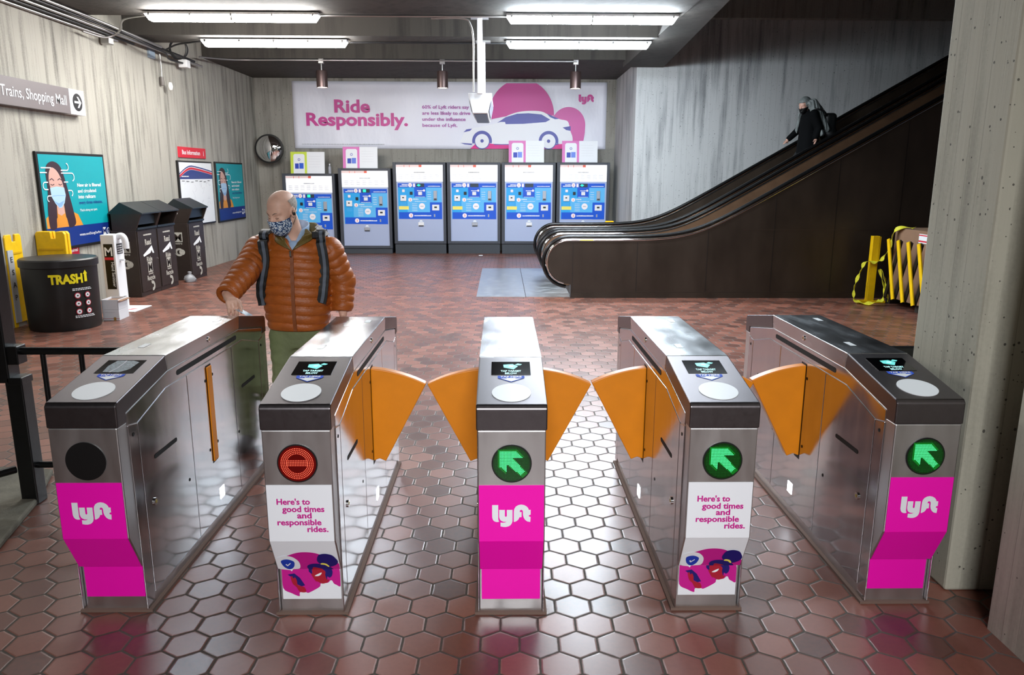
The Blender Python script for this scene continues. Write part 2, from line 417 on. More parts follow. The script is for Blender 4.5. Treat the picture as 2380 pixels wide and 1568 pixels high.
downlight(1.456, 0, 'rightmost of three brown cylinder downlights, over the small pink banner logo')

# conduits and cables
def conduit(pts, r, m_, label, nm='conduit', smooth=60, n=8):
    o = MB().tube(pts, r, m_, n).build(nm, smooth=smooth); tag(o, label, 'pipe' if nm == 'conduit' else 'cable'); return o
def arc(pts, k=8):
    """smooth a corner list"""
    out = []
    for i in range(len(pts)-1):
        p0 = Vector(pts[max(0, i-1)]); p1 = Vector(pts[i]); p2 = Vector(pts[i+1]); p3 = Vector(pts[min(len(pts)-1, i+2)])
        for j in range(k):
            t = j/k
            out.append(0.5*((2*p1)+(p2-p0)*t+(2*p0-5*p1+4*p2-p3)*t*t+(3*p1-p0-3*p2+p3)*t**3))
    out.append(Vector(pts[-1])); return out
for o_ in (conduit([(-4.72, 10.72, 3.882), (0.08, 10.72, 3.882)], 0.014, GALV, 'grey conduit along the dark beam between the two nearer fluorescent fittings'),
           conduit([(-2.44, 12.80, 3.884), (0.1, 12.80, 3.884)], 0.012, CABLE, 'dark conduit between the two farther fluorescent fittings'),
           conduit(arc([(-5.60, 14.7, 3.93), (-5.25, 15.2, 3.96), (-4.95, 15.44, 3.985), (-4.4, 15.46, 3.99)])+[Vector((1.48, 15.46, 3.99))], 0.016, GALV, 'grey conduit carrying the three cylinder downlights across the ceiling')):
    o_['group'] = 'conduits across the ceiling'
for k, (dx, z, y1) in enumerate([(0.0, 3.76, 12.0), (0.05, 3.79, 12.4), (0.10, 3.82, 15.0), (0.16, 3.85, 14.5), (0.22, 3.872, 13.0)]):
    o_ = conduit([(-5.775+dx, 6.0, z), (-5.775+dx, 10.8, z), (-5.775+dx, y1, z-0.01*k)], 0.02, (GALV, CABLE)[k % 2], 'pipe in the bundle running along the top of the left wall')
    o_['group'] = 'pipes bundled along the left wall top'
conduit(arc([(-5.70, 10.9, 3.70), (-5.60, 11.3, 3.69), (-5.42, 11.35, 3.78), (-5.2, 11.05, 3.88), (-4.72, 10.68, 3.865)]), 0.014, GALV, 'bent flexible cable from the wall bundle to the nearer left light', 'cable')
conduit(arc([(-5.52, 11.6, 3.83), (-5.48, 12.4, 3.76), (-5.46, 12.9, 3.73), (-5.60, 13.4, 3.70), (-5.66, 14.2, 3.74)]), 0.016, CABLE, 'black cable sagging along the wall top below the pipes', 'cable')
conduit(arc([(-5.5, 13.05, 3.80), (-5.3, 13.0, 3.87), (-5.0, 12.8, 3.87), (-4.74, 12.62, 3.865)]), 0.014, CABLE, 'dark flexible cable feeding the farther left light', 'cable')
def coil(c, r, label):
    mb = MB()
    for k in range(4):
        th = 0.25*k-0.35
        pts = [(c[0]+r*(1-0.07*k)*math.cos(a)*math.cos(th), c[1]+r*(1-0.07*k)*math.cos(a)*math.sin(th)+0.02*k, c[2]+r*(1-0.05*k)*math.sin(a)) for a in [2*PI*i/28 for i in range(29)]]
        mb.tube(pts, 0.008, CABLE, 6, False)
    return tag(mb.build('cable_coil', smooth=60), label, 'cable')
coil((-5.43, 13.35, 3.86), 0.17, 'loose coil of thin black cable hanging from the wall bundle')
def boxthing(nm, x0, x1, y0, y1, z0, z1, m_, label, cat, bevel=0.006):
    return tag(MB().box(x0, x1, y0, y1, z0, z1, m_).build(nm, bevel=bevel), label, cat)
boxthing('junction_box', -5.82, -5.775, 13.06, 13.26, 3.68, 3.86, mat('pale blue cover', '#8b9bab', 0.5), 'flat blue-grey cover plate on the left wall below the pipes', 'junction box')
boxthing('junction_box', -5.79, -5.66, 11.52, 11.66, 3.64, 3.74, GALV, 'small galvanised box on the pipe bundle near the nearer left light', 'junction box', 0.012)
boxthing('junction_box', -5.73, -5.58, 14.05, 14.22, 3.66, 3.795, WHITE, 'white box on the pipe bundle near the farther left light', 'junction box', 0.012)
t = thing('wall_lamp', 'small grey lamp holder with bare bulb hanging on the left wall', 'lamp', (-5.80, 13.42, 3.30))
MB().tube(arc([(0.03, 0.0, 0.5), (0.03, 0.01, 0.3), (0.03, 0, 0.12)]), 0.012, GALV).build('stem', t, smooth=60)
MB().lathe([(0.0, 0.12), (0.03, 0.12), (0.036, 0.03), (0.03, -0.02), (0.0, -0.02)], mat('grey cap', '#6a6460', 0.5), (0.03, 0, 0), 16).build('cap', t, smooth=40)
MB().lathe([(0.0, 0.07), (0.03, 0.06), (0.045, 0.0), (0.03, -0.06), (0.0, -0.07)], mat('frosted bulb', '#e5e5e0', 0.2), (0.11, 0.12, -0.02), 16).build('bulb', t, smooth=60)
# ---------------------------------------------------------------- hanging passenger sign, seen end on
t = thing('hanging_sign', 'white wedge-shaped display hung end-on from two white ceiling poles', 'sign', (-0.30, 11.75, 2.64))
SIGNW = mat('white sign enamel', '#eeeef0', 0.4)
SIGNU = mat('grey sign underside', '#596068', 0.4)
fr = Fr((0, 0, 0), (1, 0, 0), (0, 0, 1))
sec = [(-0.165, 0.27), (0.165, 0.27), (0.105, 0.0), (-0.105, 0.0)]
MB().prism(fr, sec, -0.95, 0.95, SIGNW).build('housing', t, bevel=0.01)
for sx in (-1, 1):
    f2 = Fr((sx*0.137, 0, 0.13), (0, sx*1.0, 0), (sx*0.06, 0, 0.27))
    MB().rect(f2, -0.82, -0.09, 0.82, 0.09, 0.008, mat('sign display window', '#aab0bd', 0.2)).build('display', t)
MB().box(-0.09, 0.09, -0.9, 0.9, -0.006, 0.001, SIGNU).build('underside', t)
for y in (-0.93, 0.95):
    MB().box(-0.035, 0.035, y-0.035, y+0.035, 0.26, 1.255, SIGNW).build('pole', t, bevel=0.004)
    MB().box(-0.12, 0.12, y-0.07, y+0.07, 1.235, 1.26, GALV).build('mounting_plate', t)
conduit(arc([(-0.95, 10.74, 3.86), (-0.52, 10.74, 3.86), (-0.42, 10.76, 3.78), (-0.385, 10.78, 3.6), (-0.385, 10.78, 3.2)])+[Vector((-0.385, 10.78, 2.92))], 0.013, GALV, 'thin grey cable dropping down beside the white sign pole', 'cable')

# ---------------------------------------------------------------- signs on the left wall
def LW(y, z, d=0.0): return Fr((-5.82+d, y, z), (0, 1, 0), (0, 0, 1))
SG = mat('grey-brown sign face', '#6f6768', 0.5)
t = thing('direction_sign', 'long grey wall sign reading Trains, Shopping Mall with an arrow', 'sign', (-5.82, 9.1, 2.58))
f = Fr((0.11, 0, 0), (0, 1, 0), (0, 0, 1))
MB().box(0.0, 0.11, -3.2, 1.30, 0, 0.325, SG).build('panel', t, bevel=0.004)
MB().box(0.0, 0.113, 1.30, 1.66, 0, 0.325, WHITE_V).build('arrow_panel', t, bevel=0.004)
mb = MB(); mb.text(f, 'Trains, Shopping Mall', 1.22, 0.105, 0.175, 0.004, WHITE_V, 0.006, 'r', 1.33); mb.build('lettering', t)
mb = MB(); f3 = Fr((0.113, 1.48, 0.163), (0, 1, 0), (0, 0, 1)); mb.disc(f3, 0, 0, 0.115, 0.003, BLACK)
mb.rect(f3, -0.08, -0.014, 0.05, 0.014, 0.006, WHITE_V)
mb.poly(f3, [(0.085, 0), (0.02, 0.072), (-0.018, 0.072), (0.042, 0)], 0.0065, WHITE_V).poly(f3, [(0.085, 0), (0.042, 0), (-0.018, -0.072), (0.02, -0.072)], 0.0065, WHITE_V)
mb.build('arrow', t)

TEAL = mat('teal poster ink', '#069aa4', 0.35); PNAVY = mat('navy poster ink', '#10307e', 0.35); PWHITE = mat('poster white', '#eef2f4', 0.35)
PHAIR = mat('dark brown hair print', '#35222a', 0.4); PSKIN = mat('skin print', '#cfa497', 0.4); PMASK = mat('pale blue mask print', '#a9cbe6', 0.4); PMASK2 = mat('blue mask shade print', '#83abd6', 0.4)
PJUMP = mat('orange jumper print', '#d98f30', 0.4); PTXT = mat('deep blue lettering', '#14508f', 0.4); PLID = mat('eyelid print', '#5a3a3c', 0.4)
def ptpoly(s, pts): return s
def smoothpoly(pts, k=6):
    n = len(pts); out = []
    for i in range(n):
        p0, p1, p2, p3 = (Vector(pts[(i+j-1) % n]) for j in range(4))
        for j in range(k):
            q = j/k
            r = 0.5*((2*p1)+(p2-p0)*q+(2*p0-5*p1+4*p2-p3)*q*q+(3*p1-p0-3*p2+p3)*q**3)
            out.append((r.x, r.y))
    return out
def mask_poster(y0, y1, z0, z1, label):
    t = thing('poster', label, 'poster', (-5.82, (y0+y1)/2, z0), 0, 'teal posters of a masked woman')
    W = y1-y0; H = z1-z0; k = H/1.25; kw = W/1.65
    MB().box(0, 0.035, -W/2, W/2, 0, H, PAINT_BLACK).build('frame', t, bevel=0.006)
    f = Fr((0.035, -W/2, 0), (0, 1, 0), (0, 0, 1)); mb = MB(); e = 0.035
    # picture in units of a 1.65 x 1.25 sheet
    def Q(pts): return [(x*kw, y*k) for x, y in pts]
    mb.rect(f, e, e, W-e, H-e, 0.001, TEAL); mb.rect(f, e, e, W-e, 0.29*k, 0.002, PNAVY)
    mb.poly(f, Q([(0.05, 0.29), (0.05, 0.42), (0.13, 0.46), (0.30, 0.50), (0.62, 0.50), (0.80, 0.44), (0.90, 0.29)]), 0.003, PJUMP)
    mb.poly(f, Q(smoothpoly([(0.12, 0.29), (0.11, 0.50), (0.16, 0.78), (0.16, 1.0), (0.22, 1.10), (0.36, 1.13), (0.50, 1.07), (0.58, 0.90), (0.64, 0.70), (0.70, 0.48), (0.72, 0.32), (0.56, 0.28), (0.50, 0.42), (0.30, 0.42), (0.26, 0.29)])), 0.004, PHAIR)
    mb.poly(f, Q([(0.30, 0.40), (0.32, 0.60), (0.48, 0.60), (0.50, 0.42), (0.52, 0.36), (0.4, 0.30), (0.3, 0.33)]), 0.005, PJUMP)
    mb.poly(f, Q([(0.32, 0.47), (0.32, 0.62), (0.48, 0.62), (0.48, 0.47), (0.4, 0.44)]), 0.0055, PSKIN)
    mb.poly(f, Q(smoothpoly([(0.21, 0.84), (0.22, 0.97), (0.28, 1.05), (0.36, 1.04), (0.44, 0.98), (0.50, 0.88), (0.52, 0.76), (0.46, 0.60), (0.38, 0.55), (0.28, 0.62)])), 0.006, PSKIN)
    mb.poly(f, Q([(0.21, 0.80), (0.36, 0.815), (0.53, 0.80), (0.55, 0.70), (0.50, 0.60), (0.43, 0.545), (0.37, 0.54), (0.29, 0.60), (0.22, 0.69)]), 0.007, PMASK)
    mb.poly(f, Q([(0.26, 0.635), (0.37, 0.60), (0.50, 0.635), (0.43, 0.56), (0.37, 0.55)]), 0.0075, PMASK2)
    mb.line(f, Q([(0.23, 0.695), (0.36, 0.70), (0.54, 0.695)]), 0.008*k, 0.008, PMASK2)
    for x in (0.27, 0.45):
        mb.line(f, Q([(x-0.05, 0.895), (x, 0.915), (x+0.05, 0.89)]), 0.012*k, 0.0075, PHAIR)
        mb.line(f, Q([(x-0.04, 0.845), (x, 0.832), (x+0.045, 0.845)]), 0.011*k, 0.0075, PLID)
    ln = lambda p: mb.line(f, Q(p), 0.014*k, 0.008, PWHITE)
    def hook(x, y, r, s): return [(x+s*r*math.sin(a), y-r+r*math.cos(a)) for a in [PI*i/8 for i in range(9)]]
    ln([(0.06, 1.05), (0.28, 1.05)]); ln([(0.03, 0.99), (0.18, 0.99)]); ln([(0.5, 1.02), (0.62, 1.02)]+hook(0.64, 1.11, 0.045, 1)[::-1])
    ln([(0.50, 0.985), (0.74, 0.985)]+hook(0.75, 0.985, 0.05, 1)); ln([(0.54, 0.87), (0.64, 0.87)]); ln([(0.18, 0.87), (0.12, 0.87)]+hook(0.11, 0.87, 0.045, -1)+[(0.17, 0.78)])
    ln([(0.22, 0.70), (0.16, 0.70)]+hook(0.16, 0.70, 0.035, -1)); ln([(0.62, 0.76), (0.68, 0.76)]+hook(0.69, 0.76, 0.035, 1))
    mb.build('picture', t)
    mb = MB()
    for i, (s_, m_) in enumerate([('New air is filtered', PWHITE), ('and circulated', PWHITE), ('into railcars', PWHITE), ('every three minutes.', PTXT)]):
        mb.text(f, s_, 0.86*kw, (0.805-0.078*i)*k, 0.066*k, 0.004, m_, 0.02, 'l', min(0.62, 0.034*len(s_))*kw)
    mb.text(f, "That's doing our part.", 0.86*kw, 0.475*k, 0.045*k, 0.004, PWHITE, 0.005, 'l', 0.46*kw)
    mb.text(f, 'wmata.com/DoingOurPart', 1.36*kw, 0.15*k, 0.05*k, 0.004, PWHITE, 0.006, 'r', 0.58*kw)
    mb.build('slogan_lettering', t); mb = MB()
    mb.rect(f, 1.41*kw, 0.11*k, 1.49*kw, 0.225*k, 0.004, PWHITE); mb.text(f, 'M', 1.45*kw, 0.145*k, 0.09*k, 0.005, PNAVY, 0.015, 'c', 0.07*kw)
    mb.ring(f, 1.56*kw, 0.17*k, 0.032*k, 0.045*k, 0.004, PWHITE); mb.text(f, '6', 1.56*kw, 0.15*k, 0.05*k, 0.004, PWHITE, 0.01, 'c')
    mb.build('logo', t)
mask_poster(9.63, 11.25, 0.825, 2.08, 'teal poster of a masked woman on the wall behind the black trash can')
mask_poster(15.58, 17.2, 0.84, 2.06, 'teal poster of a masked woman beside the white bus map, near the back corner')
# bus map
t = thing('bus_map', 'white framed bus map with red and blue header on left wall', 'map', (-5.82, 14.58, 0.86))
MB().box(0, 0.04, -0.80, 0.80, 0, 1.19, PAINT_BLACK).build('frame', t, bevel=0.006)
f = Fr((0.04, -0.80, 0), (0, 1, 0), (0, 0, 1)); mb = MB(); mb.rect(f, 0.035, 0.03, 1.565, 1.16, 0.001, PWHITE)
top = [(x, 0.93+0.16*math.sin(min(1, x/0.62)*PI/2)-0.10*max(0, (x-0.5)/1.06)**1.3) for x in [0.035+1.53*i/14 for i in range(15)]]
mb.poly(f, [(0.035, 0.86)]+[(x, y-0.055) for x, y in top]+[(1.565, 0.86)], 0.002, PNAVY)
mb.poly(f, [(x, y-0.05) for x, y in top]+[(x, y-0.012) for x, y in top[::-1]], 0.003, RED)
mb.poly(f, [(x, y) for x, y in top]+[(x, y+0.022) for x, y in top[::-1]], 0.003, PNAVY)
mb.build('map_sheet', t)
mb = MB(); rr = random.Random(3)
for k in range(26):
    x = rr.uniform(0.2, 1.4); y = rr.uniform(0.15, 0.8)
    pts = [(x, y)]
    for q in range(3): x += rr.uniform(-0.12, 0.12); y += rr.uniform(-0.1, 0.1); pts.append((min(1.5, max(0.1, x)), min(0.83, max(0.08, y))))
    mb.line(f, pts, 0.005, 0.002+0.0001*k, GREY_L)
for k in range(7): bars(mb, f, 0.10+0.2*k, 0.82-0.01*(k % 3), 0.22+0.2*k, 0.014, 0.006, GREY_D, seed=k)
bars(mb, f, 0.10, 0.90, 0.42, 0.02, 0.006, PWHITE); mb.text(f, 'Bus Map', 0.10, 0.925, 0.05, 0.006, PWHITE, 0.02) if False else None
mb.build('map_lines', t)
t = thing('wall_sign', 'red Bus Information sign above the white bus map', 'sign', (-5.82, 14.53, 2.105))
MB().box(0, 0.025, -0.62, 0.62, 0, 0.19, RED).build('panel', t, bevel=0.003)
f = Fr((0.025, -0.62, 0), (0, 1, 0), (0, 0, 1)); mb = MB(); mb.text(f, 'Bus Information', 0.13, 0.06, 0.11, 0.002, PWHITE, 0.02, 'l', 0.82); mb.text(f, 'i', 1.12, 0.05, 0.13, 0.002, PWHITE, 0.03, 'c'); mb.build('lettering', t)
t = thing('wall_sign', 'small dark red notice below the big teal poster, half hidden by trash can', 'sign', (-5.82, 10.02, 0.725))
MB().box(0, 0.015, -0.36, 0.36, 0, 0.165, mat('dark red print', '#9c1f27', 0.5)).build('panel', t, bevel=0.002)
f = Fr((0.015, -0.36, 0), (0, 1, 0), (0, 0, 1)); mb = MB(); mb.text(f, 'Face covering required', 0.68, 0.05, 0.065, 0.002, PWHITE, 0.01, 'r', 0.62); mb.build('lettering', t)

# ---------------------------------------------------------------- convex mirror on the back wall corner
t = thing('convex_mirror', 'round convex security mirror in the back left corner', 'mirror', (-5.44, 18.1, 2.40))
R_ = 0.31
rings = []
prof = [(R_*math.sin(a), -0.10*(math.cos(a)-math.cos(1.15))/(1-math.cos(1.15))) for a in [1.15*i/10 for i in range(11)]]
sc = R_/prof[-1][0]
MB().loft([[(r*sc*math.cos(2*PI*k/40), y, r*sc*math.sin(2*PI*k/40)) for k in range(40)] for r, y in prof if r > 0.001], mat('mirror', (0.92, 0.92, 0.93, 1), 0.02, 1.0), caps=True).build('mirror_dome', t, smooth=60)
MB().loft([[(r*math.cos(2*PI*k/40), y, r*math.sin(2*PI*k/40)) for k in range(40)] for r, y in [(0.305, -0.015), (0.33, -0.012), (0.335, 0.02), (0.30, 0.035)]], BLACK).build('rim', t, smooth=40)
MB().tube([(0, 0.03, 0), (0, 0.2, 0.0), (-0.12, 0.34, 0.02)], 0.022, IRON).box(-0.2, -0.05, 0.325, 0.352, -0.06, 0.1, IRON).build('bracket', t, smooth=40)

# ---------------------------------------------------------------- banner
t = thing('banner', 'long white vinyl banner with pink slogan and white car on back wall', 'banner', (-1.22, 18.45, 2.42))
BW, BH = 7.40, 1.53
f = Fr((-BW/2, -0.035, 0), (1, 0, 0), (0, 0, 1))
BV = mat('banner vinyl', '#ececf8', 0.38, bump=(2.2, 0.5, 0.06), stretch=(1, 1, 0.45))
mb = MB(); nx, nz = 74, 16
def bw(x, z): return -0.020-0.008*math.sin(x*2.1+z*3.0)-0.005*math.sin(x*7+z*5)
vs = [(-BW/2+BW*i/nx, bw(BW*i/nx, BH*j/nz), BH*j/nz) for j in range(nz+1) for i in range(nx+1)]
fs = [(j*(nx+1)+i, j*(nx+1)+i+1, (j+1)*(nx+1)+i+1, (j+1)*(nx+1)+i) for j in range(nz) for i in range(nx)]
mb.add(vs, fs, BV); cloth = mb.build('sheet', t, smooth=80)
so = cloth.modifiers.new('thick', 'SOLIDIFY'); so.thickness = 0.004
BPINK = mat('banner pink', '#cf3f97', 0.45); BPINK2 = mat('banner light pink', '#dc62ae', 0.45); BBLUE = mat('banner blue', '#5457ac', 0.45); BHOT = mat('banner hot pink', '#e5148c', 0.45); BCAR = mat('banner car white', '#f2f2f8', 0.4)
# picture, measured on the banner: u 0..7.4 across, v 0..1.53 up
U = lambda x: (x-100)/2185*BW
V = lambda y: (535-y)/465*BH
def bp(pts): return [(U(x), V(y)) for x, y in pts]
mb = MB()
mb.poly(f, bp([(1460, 330)]+[(1690+228*math.cos(a), 300-248*math.sin(a)) for a in [PI*(1.0-i/40) for i in range(41)] if 300-248*math.sin(a) > 72]+[(1912, 300), (1700, 290), (1560, 310)]), 0.004, BPINK)
mb.poly(f, bp([(1900, 290)]+[(2020+118*math.cos(a), 365-125*math.sin(a)) for a in [PI*(0.82-0.82*i/24) for i in range(25)]]+[(2136, 420), (2125, 490), (2045, 492), (2030, 400)]), 0.0045, BPINK2)
mb.poly(f, bp([(1330, 533), (1400, 470), (1500, 495), (1650, 490), (1900, 505), (2050, 490), (2060, 533)]), 0.005, BHOT)
mb.poly(f, bp([(1485, 490), (1620, 478), (1960, 496), (1940, 505), (1500, 505)]), 0.0055, BBLUE)
car_ = [(1262, 492), (1275, 455), (1290, 420), (1330, 395), (1400, 380), (1470, 365), (1520, 350), (1580, 308), (1660, 278), (1740, 268), (1830, 272), (1890, 300), (1960, 325), (2015, 340), (2032, 400), (2050, 450), (2040, 485), (1950, 492), (1948, 470), (1930, 430), (1885, 412), (1840, 430), (1818, 470), (1815, 490), (1480, 498), (1470, 450), (1430, 415), (1385, 422), (1355, 455), (1345, 498)]
mb.poly(f, smoothpoly(bp(car_), 4), 0.006, BCAR)
mb.poly(f, bp([(1520, 352), (1580, 312), (1660, 288), (1740, 284), (1830, 292), (1892, 328), (1860, 345), (1700, 358), (1580, 360), (1575, 345), (1545, 345)]), 0.007, BBLUE)
mb.poly(f, bp([(1866, 285), (1900, 300), (1955, 322), (1925, 325), (1890, 310)]), 0.007, BBLUE)
mb.poly(f, bp([(1980, 382), (2035, 372), (2036, 405), (2005, 400)]), 0.007, BBLUE); mb.poly(f, bp([(1285, 418), (1305, 398), (1345, 392), (1330, 408)]), 0.007, BBLUE)
mb.poly(f, bp([(1262, 492), (1345, 497), (1340, 507), (1290, 502)]), 0.007, BBLUE)
for cx, cy in ((1414, 478), (1882, 478)):
    mb.ring(f, U(cx), V(cy), 0.17, 0.235, 0.0085, BBLUE, 28, -0.25, PI+0.25); mb.disc(f, U(cx), V(cy)-0.005, 0.175, 0.008, BCAR); mb.ring(f, U(cx), V(cy)-0.005, 0.165, 0.185, 0.0088, BBLUE); mb.disc(f, U(cx), V(cy), 0.04, 0.009, BBLUE)
mb.build('illustration', t)
mb = MB()
mb.text(f, 'Ride', U(512), V(282), 0.40, 0.006, BPINK, 0.032, 'c', (636-388)/2185*BW)
mb.text(f, 'Responsibly.', U(190), V(373), 0.40, 0.006, BPINK, 0.032, 'l', (897-190)/2185*BW)
mb.build('headline_lettering', t); mb = MB()
for i, s_ in enumerate(['60% of Lyft riders say', 'are less likely to drive', 'under the influence', 'because of Lyft.']):
    mb.text(f, s_, U(998), V(255+42*i), 0.108, 0.006, mat('banner mauve', '#b35fae', 0.5), 0.02, 'l', [(1325-998), (1333-998), (1300-998), (1242-998)][i]/2185*BW)
mb.build('paragraph_lettering', t); mb = MB(); bars(mb, f, U(152), V(507), U(728), 0.02, 0.006, GREY_L)
mb.build('small_print', t)
LOGO = {'l': [(368, 1097), (465, 1097), (465, 1335), (470, 1362), (481, 1380), (462, 1388), (430, 1388), (400, 1376), (379, 1348), (368, 1308)],
        'y': [(480, 1180), (572, 1180), (572, 1285), (578, 1296), (587, 1300), (597, 1296), (603, 1285), (603, 1180), (694, 1180), (694, 1370), (685, 1410), (662, 1445), (630, 1465), (590, 1475), (550, 1475), (503, 1466), (503, 1398), (545, 1402), (575, 1398), (600, 1383), (575, 1386), (545, 1384), (515, 1370), (492, 1345), (480, 1305)],
        'ft': [(715, 1388), (715, 1210), (722, 1165), (745, 1125), (785, 1098), (833, 1089), (880, 1098), (920, 1122), (945, 1150), (955, 1180), (985, 1180), (985, 1265), (965, 1268), (955, 1280), (957, 1292), (968, 1300), (985, 1302), (980, 1390), (930, 1380), (895, 1350), (872, 1310), (862, 1265), (862, 1215), (855, 1190), (835, 1178), (815, 1188), (808, 1215), (840, 1218), (840, 1305), (805, 1308), (790, 1345), (765, 1370), (735, 1386)]}
def logo(mb, fr, cx, cy, width, w_, m_):
    k = width/620.0
    for pts in LOGO.values(): mb.poly(fr, [(cx+(x-678)*k, cy-(y-1282)*k) for x, y in pts], w_, m_)
mb = MB(); logo(mb, f, U(2141), V(187), 0.36, 0.006, BPINK); mb.build('logo', t)
# ---------------------------------------------------------------- ticket machines
MFRAME = mat('charcoal machine frame', '#3b3f48', 0.45)
MPLINTH = mat('charcoal plinth', '#363b42', 0.55)
MSILV = mat('silver machine door', '#aab6d4', 0.42, 0.25)
MWHITE = mat('lit map panel', '#f4f4f8', 0.4, emit='#f4f6ff', es=0.42)
MB1 = mat('machine blue', '#0a55cf', 0.35); MB2 = mat('machine sky blue', '#27a4e6', 0.35); MB3 = mat('machine pale blue', '#5cb7ee', 0.35)
MRED = mat('machine red ink', '#ee6a52', 0.5); MPALE = mat('machine faint ink', '#fbe0dc', 0.5); MPINKW = mat('machine circle', '#f6ecef', 0.4)
MTEAL = mat('lit teal readout', '#18d0b0', 0.4, emit='#20e0bc', es=0.5); MYEL = mat('machine yellow label', '#f3e36a', 0.45)
MGREY = mat('machine grey', '#aeb2bc', 0.35, 0.4); MDK = mat('machine dark slot', '#171a20', 0.4); MSLATE = mat('readout slate', '#2c3c4a', 0.3)
K_ = 0.001489*1.0
def ticket_machine(x0, x1, ztop, plinth, label, yel, teal, receipt):
    xc = (x0+x1)/2; Wm = x1-x0
    t = thing('ticket_machine', label, 'ticket machine', (xc, 17.65, 0), 0, 'ticket machines along the back wall')
    k = Wm/(1195-330)
    H = ztop
    if plinth > 0.02: MB().box(-Wm/2+0.01, Wm/2-0.01, 0.03, 0.78, 0, plinth, MPLINTH).build('plinth', t, bevel=0.004)
    X = lambda c: (c-330)*k-Wm/2
    ks = (H-plinth)/(1335-45)
    Z = lambda c: H-(c-45)*ks
    # carcass with a framed opening
    xl, xr, zb, zt = X(383), X(1150), Z(1292), Z(82)
    mb = MB().box(-Wm/2, Wm/2, 0.05, 0.78, plinth, H, MFRAME); mb.build('cabinet', t, bevel=0.006)
    mb = MB().box(-Wm/2, xl, 0, 0.06, plinth, H, MFRAME).box(xr, Wm/2, 0, 0.06, plinth, H, MFRAME).box(xl, xr, 0, 0.06, plinth, zb, MFRAME).box(xl, xr, 0, 0.06, zt, H, MFRAME)
    mb.build('frame', t, bevel=0.005)
    f = Fr((0, 0.035, 0), (1, 0, 0), (0, 0, 1))
    MB().obox(f, xl, xr, zb, Z(348), -0.015, 0.0, MSILV).build('door', t)
    R = lambda mb, a, b, c, d, w_, m_: mb.rect(f, X(a), Z(d), X(c), Z(b), w_, m_)
    mb = MB(); mb.obox(f, xl, xr, Z(346), zt, -0.015, 0.004, MWHITE)
    R(mb, 385, 85, 800, 122, 0.006, MPALE); R(mb, 755, 84, 803, 122, 0.007, MRED)
    for a in (512, 600): R(mb, a, 88, a+8, 124, 0.0075, MRED)
    bars(mb, f, X(672), Z(206), X(855), 0.013, 0.007, GREY_D, 0.05); bars(mb, f, X(975), Z(326), X(1140), 0.006, 0.007, GREY_L, 0.05)
    for a in range(7):
        for b in range(3): R(mb, 420+100*a, 235+28*b, 490+100*a, 252+28*b, 0.0065, mat('map faint print', '#eff0f4', 0.5))
    mb.build('map_panel', t)
    mb = MB()
    R(mb, 405, 372, 1125, 938, 0.002, MB2); R(mb, 870, 438, 1125, 672, 0.003, MB3); R(mb, 560, 600, 928, 830, 0.0028, MB3)
    R(mb, 405, 372, 1125, 438, 0.004, MB1); R(mb, 672, 438, 862, 592, 0.004, MB1); R(mb, 415, 830, 1127, 938, 0.004, MB1); R(mb, 928, 672, 1127, 940, 0.0045, MB1)
    for cx, cy, r, s_ in ((608, 402, 33, '1'), (606, 632, 32, '2'), (612, 882, 36, '3')):
        mb.disc(f, X(cx), Z(cy), r*k, 0.006, MPINKW); mb.text(f, s_, X(cx), Z(cy)-0.025, 0.07, 0.007, MRED, 0.02, 'c')
    R(mb, 655, 378, 690, 430, 0.006, MPINKW); R(mb, 705, 375, 840, 432, 0.006, MSLATE)
    if teal == 1: R(mb, 725, 380, 778, 425, 0.007, MTEAL)
    elif teal == 2: mb.poly(f, [(X(715), Z(405)), (X(745), Z(382)), (X(785), Z(402)), (X(750), Z(424))], 0.007, MTEAL)
    bars(mb, f, X(470), Z(402), X(568), 0.022, 0.006, WHITE_V, 0.05, 1); bars(mb, f, X(435), Z(424), X(568), 0.022, 0.006, WHITE_V, 0.05, 2); bars(mb, f, X(900), Z(424), X(1105), 0.016, 0.006, WHITE_V, 0.05, 3)
    bars(mb, f, X(720), Z(494), X(820), 0.018, 0.006, WHITE_V, 0.05, 4); mb.disc(f, X(835), Z(486), 18*k, 0.006, MPINKW)
    bars(mb, f, X(690), Z(590), X(850), 0.01, 0.006, WHITE_V, 0.1, 5)
    for i in range(4): bars(mb, f, X(890), Z(515+36*i), X(950), 0.012, 0.006, WHITE_V, 0.2, 6+i)
    bars(mb, f, X(650), Z(630), X(740), 0.02, 0.006, WHITE_V, 0.1, 11); bars(mb, f, X(680), Z(662), X(870), 0.012, 0.006, WHITE_V, 0.2, 12)
    for i in range(5): bars(mb, f, X(635), Z(700+27*i), X(720), 0.010, 0.006, WHITE_V, 0.2, 13+i)
    mb.disc(f, X(797), Z(735), 50*k, 0.006, MPINKW); bars(mb, f, X(770), Z(745), X(826), 0.03, 0.007, GREY_L, 0.1, 20)
    bars(mb, f, X(665), Z(893), X(945), 0.026, 0.006, WHITE_V, 0.04, 21)
    for i in range(3): bars(mb, f, X(445), Z(690+20*i), X(540), 0.012, 0.006, MB3, 0.2, 30+i)
    if yel: R(mb, 415, 735, 577, 788, 0.006, MYEL)
    mb.build('control_panel', t)
    def bit(nm, a, b, c, d, dep, m_, sub=None):
        o = MB().obox(f, X(a), X(c), Z(d), Z(b), 0, dep, m_).build(nm, t, bevel=0.006)
        if sub:
            a2, b2, c2, d2, m2 = sub
            MB().obox(f, X(a2), X(c2), Z(d2), Z(b2), dep, dep+0.004, m2).build('slot', o)
    bit('coin_slot', 445, 560, 542, 652, 0.03, WHITE, (475, 590, 505, 608, MDK))
    bit('selector_button', 475, 470, 518, 512, 0.02, MPINKW)
    bit('bill_slot', 600, 505, 645, 555, 0.015, MDK)
    bit('card_pad', 738, 505, 802, 560, 0.02, WHITE)
